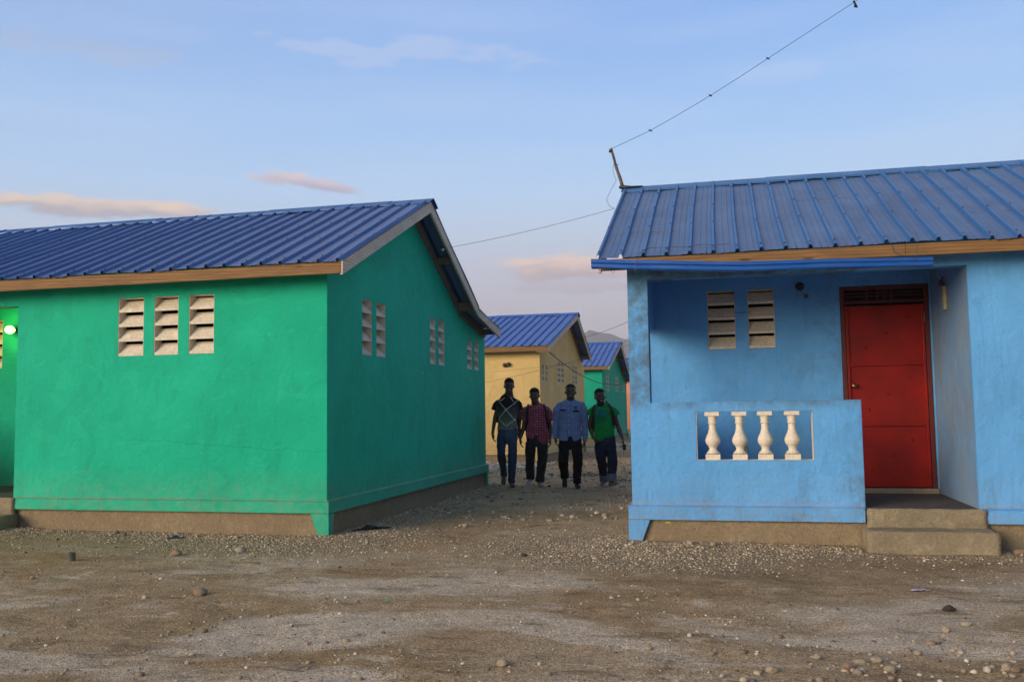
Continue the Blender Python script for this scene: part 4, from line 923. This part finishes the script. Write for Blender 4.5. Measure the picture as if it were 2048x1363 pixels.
    paintv(body, col)
    root = link(name, body, SKIN, None); root.location = base; root.rotation_euler = (0, 0, rz); tag(root, label, 'person', 'four men walking abreast down the alley')
    # ---- hair
    bm = M(); seg = 32; lv = np.linspace(0, 1, 9)
    for f in lv:
        for k in range(seg):
            th = 2*math.pi*k/seg; s_ = math.sin(th); hl = A.get('hl', .172) + (.0 if s_ < 0 else 0) - (.085 if s_ > .25 else (.062*max(0, (s_+.45)/.7) if s_ > -.45 else 0))
            z = hl+(.2405-hl)*math.sin(f*math.pi/2)
            a = np.interp(z, [q[0] for q in HL], [q[1] for q in HL]); b_ = np.interp(z, [q[0] for q in HL], [q[2] for q in HL]); yc = np.interp(z, [q[0] for q in HL], [q[3] for q in HL])
            g_ = (.0045 if f > 0 else -.002); bm.v.append(tuple(H((a+g_)*math.cos(th), yc+(b_+g_)*s_, z+g_*f*A.get('hv', 1))))
    n_ = len(lv); bm.f = [(i*seg+k, i*seg+(k+1) % seg, (i+1)*seg+(k+1) % seg, (i+1)*seg+k) for i in range(n_-1) for k in range(seg)] + [tuple(range((n_-1)*seg, n_*seg))]
    bm.build('hair', HAIRM, root, True)
    # ---- shirt
    m = M(); R_ = rings(tor); m.tube([q[0] for q in R_], [q[1] for q in R_], 24, up=(1, 0, 0))
    for pts, rads in A.get('tails', []): m.tube([p(*q) for q in pts], rads, 24, up=(1, 0, 0), sup=4.5)
    for arm in A['arms']:
        pts = [p(*q) for q in arm['sl']]; m.tube([p(*arm['sh0'])]+pts, arm['sr'], 14)
    if A.get('collar'):
        c_ = neck+Vector((0, 0, .0)); m.tube([c_+Vector((0, .02, -.035)), c_+Vector((0, .022, .0)), c_+Vector((0, .026, .022))], [(.080, .078), (.070, .068), (.066, .062)], 18, up=(1, 0, 0))
        for s in (-1, 1): m.tube([c_+Vector((s*.045, -.045, .012)), c_+Vector((s*.042, -.075, -.02)), c_+Vector((s*.055, -.088, -.055))], [(.012, .006), (.022, .007), (.008, .005)], 8, up=(1, 0, 0))
    me, co = remesh(m, .006, 8, .030, A['seed']); X = co[:, 0]; Z = co[:, 2]; Yf = co[:, 1] < .0
    cx = X*K+x0; cz = y0-Z*K
    paintv(me, A['shirt'](cx, cz, co, Yf)); sh_o = link('shirt', me, CLOTH, root)
    # neckline opening: bare skin wedge
    if A.get('vneck'):
        w_, h_ = A['vneck']; mm = M(); c_ = neck+Vector((0, -.0, .0)); yb = -.078
        mm.add([c_+Vector((-w_, -.05, .022)), c_+Vector((w_, -.05, .022)), c_+Vector((0, yb-.03, -h_)), c_+Vector((-w_*.5, yb-.01, -h_*.35)), c_+Vector((w_*.5, yb-.01, -h_*.35)), c_+Vector((0, -.02, -h_*.3))], [(0, 1, 4, 3), (3, 4, 2), (0, 3, 5), (1, 5, 4), (3, 2, 5), (2, 4, 5), (0, 5, 1)])
        me2 = mm.mesh('neck_opening'); bpy.data.meshes.remove(me2)
    # ---- trousers
    m = M(); R_ = rings(A['hips']); m.tube([q[0] for q in R_], [q[1] for q in R_], 20, up=(1, 0, 0))
    for leg in A['legs']:
        hp, kn, an = [p(*q) for q in leg['j']]; w0, w1, w2 = leg['w']; w1 += .007; w0 += .003; e_ = an+Vector((0, 0, -.035))
        m.tube([hp, hp.lerp(kn, .5), kn, kn.lerp(an, .35), kn.lerp(an, .8), e_], [(w0, .095), (w0*.7+w1*.3, .090), (w1, .070), (w1*.98, .070), (w2, .064), (w2*1.04, .068)], 16, up=(1, 0, 0))
    me, co = remesh(m, .0075, 3, .022, A['seed']+9); cx = co[:, 0]*K+x0; cz = y0-co[:, 2]*K; paintv(me, A['pants'](cx, cz, co)); tr = link('trousers', me, CLOTH, root)
    for leg in A['legs']:
        hp, kn, an = [p(*q) for q in leg['j']]
        if leg.get('cuff'):
            mm = M(); t0 = kn.lerp(an, .74); t1 = an+Vector((0, 0, -.035)); w2 = leg['w'][2]
            mm.tube([t0, t1], [(w2*1.12, .074), (w2*1.18, .078)], 20, up=(1, 0, 0), cap=False); mm.tube([t0+Vector((0, 0, .004)), t0-Vector((0, 0, .002))], [(w2*1.0, .066), (w2*1.13, .0745)], 20, up=(1, 0, 0), cap=False)
            mm.build('rolled_cuff', plain('faded_denim_inside', (.12, .15, .19), .9), root, True)
        # ---- shoe: heel at the ankle, toe forward (-y) and turned by 'yaw', pitched by 'pitch'
        m = M(); L = .285; V = []; sec = [(.09, .022, .075), (.085, .036, .085), (.05, .040, .092), (.0, .041, .080), (-.05, .044, .066), (-.10, .049, .054), (-.145, .047, .044), (-.175, .036, .036), (-.19, .016, .026)]
        S_ = 16
        for y, a, h_ in sec:
            for k in range(S_):
                th = 2*math.pi*k/S_; V.append((a*math.cos(th)*(1 if math.sin(th) < 0 else .92), y, max(.0, h_/2+h_/2*math.sin(th)*1.0) if math.sin(th) > 0 else (h_/2*(1+math.copysign(abs(math.sin(th))**.45, math.sin(th))))))
        n_ = len(sec); Fs = [(i*S_+k, i*S_+(k+1) % S_, (i+1)*S_+(k+1) % S_, (i+1)*S_+k) for i in range(n_-1) for k in range(S_)] + [tuple(range(S_)), tuple(range((n_-1)*S_, n_*S_))]
        T = Matrix.Translation(an+Vector((0, .0, -leg.get('drop', .075)))) @ Matrix.Rotation(leg.get('yaw', 0), 4, 'Z') @ Matrix.Rotation(leg.get('pitch', 0), 4, 'X') @ Matrix.Translation((0, -.02, 0))
        m.add(V, Fs); m.tube([(0, .045, .06), (0, .055, .12)], [(.036, .045), (.034, .042)], 12, up=(1, 0, 0))
        me = m.mesh('shoe'); bm = bmesh.new(); bm.from_mesh(me); bmesh.ops.recalc_face_normals(bm, faces=bm.faces); bm.to_mesh(me); bm.free()
        cc = np.array([v.co[:] for v in me.vertices]); c1, c2 = A['shoe']; colr = np.where((cc[:, 2] < .016)[:, None], np.array(c2)[None], np.array(c1)[None])
        if A.get('toecap'): colr = np.where(((cc[:, 1] < -.135))[:, None], np.array(c2)[None], colr)
        paintv(me, colr); so_ = link('shoe', me, SHOE, root, True); so_.matrix_local = T
        md = so_.modifiers.new('sub', 'SUBSURF'); md.levels = md.render_levels = 1
    return root, p, sh_o
def strap(m, p, pts, wd=.022, th=.005):
    P = [p(*q) for q in pts]; m.tube(P, [(wd, th)]*len(P), 8, up=(1, 0, 0))

def nz2(cx, cz, s): return fbm(cx*s+900, cz*s+900, 3, 77)
def shirt1(cx, cz, co, f):          # black yoke fading to grey-green, white crossed lines
    t_ = np.clip((cz-400)/270, 0, 1)[:, None]; c = np.array((.016, .02, .024))*(1-t_)+np.array((.22, .235, .175))*t_
    inner = ((cx > 205) & (cx < 395) & (cz > 385))[:, None]; top = np.array((.006, .006, .008))
    yoke = (cz < 400+np.abs(cx-300)*-.15+ (np.abs(cx-300) < 90)*50*(1-np.abs(cx-300)/90))[:, None]
    c = np.where(yoke | ~inner & (cz < 640)[:, None] & ((np.abs(cx-300) > 118)[:, None]), top, c)
    d = np.minimum.reduce([seg_dist(cx, cz, *q) for q in (((215, 385), (385, 590)), ((375, 400), (283, 470)), ((283, 470), (205, 560)), ((205, 560), (283, 640)), ((283, 640), (392, 560)), ((190, 370), (240, 368)), ((240, 368), (270, 342)), ((335, 342), (362, 382)), ((392, 386), (418, 370)))])
    c = np.where((f & (d < 2.9))[:, None], np.array((.80, .80, .66)), c)
    return np.where((f & (np.abs(cx-378) < 9) & (np.abs(cz-398) < 15))[:, None], np.array((.25, .27, .32)), c)
def plaid(cx, cz, co, f):
    base = np.array((.48, .055, .07)); c = np.tile(base[None], (len(cx), 1)); th = np.arctan2(co[:, 1], co[:, 0]-.0)
    u = np.where(np.abs(co[:, 1]) > .09, cx, cx); 
    v1 = (np.mod(u, 26) < 6); v2 = (np.mod(u+13, 26) < 3); h1 = (np.mod(cz, 27) < 6); h2 = (np.mod(cz+13, 27) < 3)
    c[v1] *= (.28, .8, 2.1); c[h1] *= (.32, .9, 2.2); c[v2 | h2] = (.42, .17, .19); c[v1 & h1] = (.014, .016, .06)
    but = f & (np.abs(cx-606) < 4) & (np.abs(np.mod(cz-410, 68)-34) < 4); c[but] = (.5, .45, .45)
    col_ = f & (cz < 415) & (np.abs(cx-572) < 16) & (cz > 380); c[col_] = (.20, .26, .38); return c
def chambray(cx, cz, co, f):
    c = np.tile(np.array((.21, .27, .50))[None], (len(cx), 1)); c *= (1+.15*(np.mod(cz, 7) < 3)-.08)[:, None]
    pl_ = f & (np.abs(cx-945) < 15); c[pl_] *= 1.12; c[f & ((np.abs(cx-930) < 1.8) | (np.abs(cx-961) < 1.8))] *= .35
    for (a, b, z) in ((848, 914, 468), (992, 1054, 481)):
        c[f & (cx > a) & (cx < b) & (np.abs(cz-z) < 8)] = (.010, .014, .032)
        c[f & (cx > a) & (cx < b) & (np.abs(cz-z-14-np.abs(cx-(a+b)/2)*-.25-4) < 2.2)] *= .5
        c[f & ((np.abs(cx-a) < 1.8) | (np.abs(cx-b) < 1.8)) & (cz > z) & (cz < z+90)] *= .6
    rr_ = np.hypot(cx-1018, cz-447); c[f & (rr_ < 17) & (rr_ > 9)] = (.03, .04, .09); c[f & (rr_ < 5)] = (.03, .04, .09)
    for z in (425, 490, 545, 600, 655): c[f & (np.hypot(cx-944, cz-z) < 4.6)] = (.02, .024, .05)
    for (a, b) in (((845, 372), (862, 398)), ((1040, 372), (1052, 396))): c[(seg_dist(cx, cz, a, b) < 3)] = (.02, .025, .06)
    return c
def green_tee(cx, cz, co, f):
    c = np.tile(np.array((.010, .27, .06))[None], (len(cx), 1))
    sq = f & (cx > 1238) & (cx < 1340) & (cz > 458) & (cz < 520); c[sq] = (.006, .19, .20)
    lo_ = f & (cx > 1222) & (cx < 1342) & (cz >= 520) & (cz < 622); k = np.clip((622-cz)/110, 0, 1)*.75; c[lo_] = c[lo_]*(1-k[lo_, None])+np.array((.006, .14, .13))*k[lo_, None]
    g_ = f & (((np.abs(cx-1270) < 5) & (cz > 474) & (cz < 522)) | ((cx > 1270) & (cx < 1296) & (np.abs(cz-476) < 4)) | ((cx > 1270) & (cx < 1288) & (np.abs(cz-497) < 4))); c[g_] = (.006, .10, .085)
    st__ = f & (cx > 1226) & (cx < 1336) & (np.mod(cz, 34) < 4) & (cz > 525) & (cz < 610); c[st__] *= .6; return c
def denim(c0, fade):
    def g(cx, cz, co):
        n_ = fbm(co[:, 0]*5+30, co[:, 2]*2.5+30, 3, 88); f_ = np.clip((n_-.45)*3, 0, 1)*np.clip((1000-cz)/300, 0, 1); c = np.array(c0)[None]*(1-f_[:, None])+np.array(fade)[None]*f_[:, None]; return c*(.85+.3*vnoise(cx*.9, cz*.9, 5))[:, None]
    return g
SK = (.085, .043, .027)
r1, p1, _ = person('person', 'tallest man, black to grey shirt with crossed white lines, blue jeans, beside the green wall', (-3.801, 15.046, 0), .247, dict(
    k=617.6, o=(320, 1280), seed=1, skin=SK, chin=(318, 294), hx=0, hh=0.257, hw=1.05, neck=(320, 322), tilt=.03, smile=1, hl=.170, hy=-.03,
    torso=[(272, 368, 308, .05, .02), (238, 384, 326, .075, .018), (218, 404, 352, .090, .012), (198, 416, 390, .108, .006), (192, 410, 440, .112, 0), (198, 400, 520, .108, 0), (194, 398, 600, .105, 0), (188, 402, 668, .108, 0), (188, 402, 680, .106, 0)],
    hips=[(194, 398, 655, .098, 0), (188, 402, 700, .108, .0), (190, 400, 770, .112, .0), (240, 350, 830, .09, 0)],
    arms=[dict(j=[(214, 400, .02), (166, 560, .03), (140, 712, -.03), (150, 810, -.06)], sh0=(256, 378, .01), sl=[(212, 388, .01), (186, 414, .01), (172, 440, .01), (168, 472, .012)], sr=[.046, .056, .064, .062, .064], b=.85, **{'in': -1}),
          dict(j=[(398, 400, .02), (428, 560, .07), (418, 700, .12), (410, 790, .12)], sh0=(372, 378, .01), sl=[(402, 388, .01), (420, 414, .02), (427, 440, .03), (428, 474, .04)], sr=[.046, .056, .063, .061, .063], b=.85, **{'in': 1})],
    legs=[dict(j=[(238, 730, .0), (228, 925, -.05), (250, 1150, .42), ], w=(.082, .068, .056), pitch=.75, drop=.055, yaw=-.05), dict(j=[(345, 730, 0), (345, 930, -.10), (330, 1208, -.02)], w=(.084, .070, .058), yaw=.12, drop=.095)],
    shirt=shirt1, pants=denim((.028, .055, .11), (.075, .12, .19)), shoe=((.085, .075, .022), (.035, .03, .02))))
r2, p2, _ = person('person', 'man in a red plaid short-sleeved shirt and dark trousers with backpack straps', (-3.387, 15.275, 0), .218, dict(
    k=612.7, o=(600, 1262), seed=2, skin=SK, chin=(590, 388), hx=0, hh=0.257, hw=1.07, neck=(606, 412), tilt=-.05, turn=-.25, hl=.165, hy=-.03, collar=1,
    torso=[(555, 655, 395, .05, .02), (530, 684, 414, .078, .018), (498, 714, 438, .096, .012), (484, 728, 470, .112, .006), (486, 724, 525, .118, 0), (492, 722, 600, .120, -.005), (490, 728, 680, .122, -.005), (488, 735, 728, .122, 0)],
    tails=[([(546, 700, -.005), (549, 745, -.005), (560, 772, -.012)], [(.090, .128), (.080, .126), (.030, .11)]), ([(668, 700, -.005), (669, 760, -.005), (666, 800, -.008), (650, 822, -.012)], [(.108, .128), (.108, .127), (.094, .124), (.05, .11)])],
    hips=[(492, 722, 690, .105, 0), (490, 724, 740, .11, 0), (494, 720, 800, .112, 0), (545, 670, 850, .09, 0)],
    arms=[dict(j=[(502, 474, .02), (468, 640, .0), (430, 760, -.04), (436, 858, -.06)], sh0=(540, 448, .01), sl=[(498, 462, .01), (474, 494, .01), (468, 535, .01), (464, 574, .01)], sr=[.052, .066, .073, .072, .077], b=1.05, **{'in': -1}),
          dict(j=[(706, 474, .02), (748, 645, .04), (745, 765, -.02), (744, 850, -.05)], sh0=(670, 448, .01), sl=[(712, 462, .01), (735, 496, .01), (742, 538, .01), (746, 580, .01)], sr=[.052, .066, .073, .072, .077], b=1.05, **{'in': 1})],
    legs=[dict(j=[(540, 800, 0), (530, 945, .0), (524, 1172, .38)], w=(.092, .076, .074), yaw=-.15, drop=.10, pitch=.1), dict(j=[(660, 800, 0), (662, 950, -.08), (630, 1190, -.02)], w=(.094, .078, .076), yaw=.22, drop=.10)],
    shirt=plaid, pants=denim((.022, .026, .028), (.045, .05, .05)), shoe=((.16, .15, .15), (.32, .30, .30)), toecap=1))
r3, p3, _ = person('person', 'man in a light blue long-sleeved shirt with pocket flaps and black trousers', (-2.725, 14.986, 0), .180, dict(
    k=630.5, o=(968, 1285), seed=3, skin=SK, chin=(966, 356), hx=0, hh=0.256, hw=1.09, neck=(966, 378), tilt=.03, smile=1, beard=.6, hl=.188, hv=.2, hy=-.03, collar=1,
    torso=[(915, 1018, 358, .05, .02), (884, 1048, 374, .078, .018), (852, 1078, 396, .094, .012), (838, 1086, 428, .110, .006), (836, 1080, 490, .114, 0), (842, 1070, 580, .112, 0), (836, 1072, 680, .112, 0), (834, 1072, 745, .114, 0)],
    tails=[([(890, 700, 0), (889, 770, 0), (887, 792, 0)], [(.092, .124), (.088, .124), (.080, .12)]), ([(1014, 700, 0), (1019, 765, 0), (1022, 786, 0)], [(.092, .124), (.082, .123), (.066, .118)])],
    hips=[(838, 1068, 720, .102, 0), (834, 1074, 780, .11, 0), (838, 1072, 830, .11, 0), (900, 1010, 880, .09, 0)],
    arms=[dict(j=[(854, 434, .02), (806, 600, .03), (800, 752, -.04), (806, 845, -.07)], sh0=(890, 408, .01), sl=[(850, 422, .01), (826, 456, .01), (812, 530, .02), (804, 610, .03), (798, 700, -.01), (798, 768, -.04)], sr=[.050, .064, .069, .064, .057, .049, .046], b=.9, **{'in': -1}),
          dict(j=[(1074, 434, .02), (1108, 605, .04), (1106, 790, -.02), (1098, 885, -.03)], sh0=(1040, 408, .01), sl=[(1078, 422, .01), (1096, 456, .01), (1106, 530, .02), (1112, 610, .04), (1110, 730, .0), (1106, 802, -.02)], sr=[.050, .064, .069, .064, .057, .049, .047], b=.9, curl=1.3, **{'in': 1})],
    legs=[dict(j=[(888, 830, 0), (878, 985, -.12), (888, 1165, .34)], w=(.088, .078, .070), pitch=.95, drop=.05, yaw=0), dict(j=[(1020, 830, 0), (1030, 970, -.08), (1018, 1212, -.02)], w=(.088, .076, .072), yaw=.12, drop=.10)],
    shirt=chambray, pants=denim((.007, .007, .009), (.012, .012, .014)), shoe=((.014, .013, .013), (.02, .018, .018))))
r4, p4, _ = person('person', 'bearded man in a green shirt with turned-up jeans, nearest the blue house', (-2.178, 15.076, 0), .143, dict(
    k=632.4, o=(1320, 1280), seed=4, skin=(.088, .046, .029), chin=(1286, 404), hx=0, hh=0.261, hw=1.09, neck=(1296, 420), tilt=-.09, turn=.2, smile=1, beard=.75, hl=.178, hy=-.05,
    torso=[(1245, 1350, 402, .05, .02), (1224, 1374, 422, .078, .018), (1196, 1414, 444, .096, .012), (1186, 1428, 478, .112, .004), (1196, 1420, 540, .118, -.005), (1204, 1414, 620, .114, -.005), (1206, 1420, 700, .116, 0), (1212, 1424, 752, .112, 0)],
    tails=[([(1272, 730, -.005), (1264, 765, -.005), (1258, 784, -.005)], [(.092, .124), (.078, .12), (.050, .11)])],
    hips=[(1214, 1416, 735, .105, 0), (1210, 1432, 775, .112, 0), (1212, 1440, 830, .112, 0), (1280, 1380, 880, .09, 0)],
    arms=[dict(j=[(1206, 484, .02), (1166, 630, .04), (1196, 748, -.10), (1228, 808, -.16)], sh0=(1240, 458, .01), sl=[(1202, 470, .01), (1180, 492, .02), (1172, 524, .02)], sr=[.050, .064, .073, .074], b=1.15, curl=1.2, **{'in': -1}),
          dict(j=[(1408, 484, .02), (1462, 640, .05), (1508, 770, -.02), (1518, 850, -.05)], sh0=(1370, 458, .01), sl=[(1412, 470, .01), (1432, 494, .02), (1442, 528, .02)], sr=[.050, .064, .073, .074], b=1.15, curl=1.1, **{'in': 1})],
    legs=[dict(j=[(1262, 830, 0), (1280, 985, -.04), (1304, 1188, .30)], w=(.088, .078, .068), cuff=1, yaw=-.25, drop=.10, pitch=.15), dict(j=[(1378, 830, 0), (1392, 985, -.12), (1384, 1176, -.12)], w=(.092, .080, .070), cuff=1, yaw=.5, drop=.125, pitch=-.22)],
    shirt=green_tee, pants=denim((.014, .019, .045), (.03, .042, .075)), shoe=((.12, .12, .115), (.30, .29, .25))))
# small worn things
mm = M(); c_ = p1(143, 712, -.028); mm.tube([c_+Vector((0, 0, .006)), c_-Vector((0, 0, .006))], [.030, .030], 14); mm.build('bracelet', plain('pale_bracelet', (.3, .3, .28), .4), r1)
mm = M(); c_ = p2(432, 750, -.036); mm.tube([c_+Vector((0, 0, .006)), c_-Vector((0, 0, .006))], [.030, .030], 14); mm.build('bracelet', STRAP, r2)
mm = M(); c_ = p4(1204, 775, -.20); mm.tube([c_+Vector((-.006, 0, 0)), c_+Vector((.006, 0, 0))], [.012, .012], 10); mm.build('ring', plain('silver_ring', (.7, .7, .7), .2, .8), r4)
def backpack(label, rt, p, st, packc, sz):
    e = empty('backpack', rt.location, rt.rotation_euler[2], label, 'backpack')
    for pts in st:
        mm = M(); strap(mm, p, pts); mm.build('shoulder_strap', STRAP, e, True)
    mm = M(); c_ = Vector(packc); ax_, ay_, az_ = sz
    V, Fc = ellip_rings([(-az_, ax_*.8, ay_*.6, 0), (-az_*.9, ax_*.95, ay_*.95, 0), (-az_*.3, ax_, ay_, 0), (az_*.5, ax_*.97, ay_*.9, 0), (az_*.9, ax_*.75, ay_*.6, 0), (az_, ax_*.4, ay_*.3, 0)], c_.x, c_.y, c_.z, 24, 3.2); mm.add(V, Fc); mm.build('pack', STRAP, e, True)
    return e
backpack('black backpack worn by the man in the red plaid shirt', r2, p2, [[(545, 408, .03), (524, 405, -.03), (512, 430, -.085), (502, 480, -.115), (500, 560, -.110), (496, 640, -.05), (496, 680, .05)], [(665, 408, .03), (682, 405, -.03), (693, 432, -.085), (704, 480, -.112), (712, 560, -.105), (722, 640, -.05), (722, 680, .05)]], (p2(606, 540).x, .24, p2(606, 540).z), (.135, .09, .21))
b4 = backpack('black backpack worn by the man in the green shirt', r4, p4, [[(1250, 412, .03), (1232, 408, -.03), (1212, 432, -.085), (1200, 480, -.112), (1202, 560, -.100), (1206, 640, -.04), (1210, 690, .06)], [(1350, 396, .03), (1364, 398, -.03), (1384, 432, -.085), (1402, 480, -.110), (1410, 560, -.095), (1414, 620, -.04), (1416, 660, .06)]], (p4(1306, 540).x, .24, p4(1306, 540).z), (.135, .09, .21))
mm = M(); mm.tube([p4(1346, 372, .05), p4(1346, 392, .05)], [.016, .018], 10); mm.build('carry_handle', STRAP, b4, True); mm = M(); mm.tube([p4(1400, 478, -.112), p4(1372, 498, -.125)], [.008, .007], 6); mm.build('strap_end', STRAP, b4, True)
backpack('dark backpack with side straps showing at the waist of the tallest man', r1, p1, [[(206, 540, -.05), (196, 575, -.02), (190, 600, .06)], [(398, 550, -.05), (406, 600, -.02), (410, 640, .06)]], (p1(300, 545).x, .21, p1(300, 545).z), (.12, .08, .15))
ce = empty('camera', r4.location, r4.rotation_euler[2], 'small black camera with a dangling cord in the hand beside the blue pillar', 'camera')
mm = M(); c_ = p4(1521, 858, -.075); mm.box(c_.x-.028, c_.x+.028, c_.y-.018, c_.y+.018, c_.z-.045, c_.z+.05); bo = mm.build('camera_body', STRAP, ce, bevel=.006)
mm = M(); mm.tube([c_+Vector((-.01, 0, -.04)), c_+Vector((-.012, .0, -.10)), c_+Vector((-.004, 0, -.17))], .0025, 5); mm.build('cord', GREYW, ce)
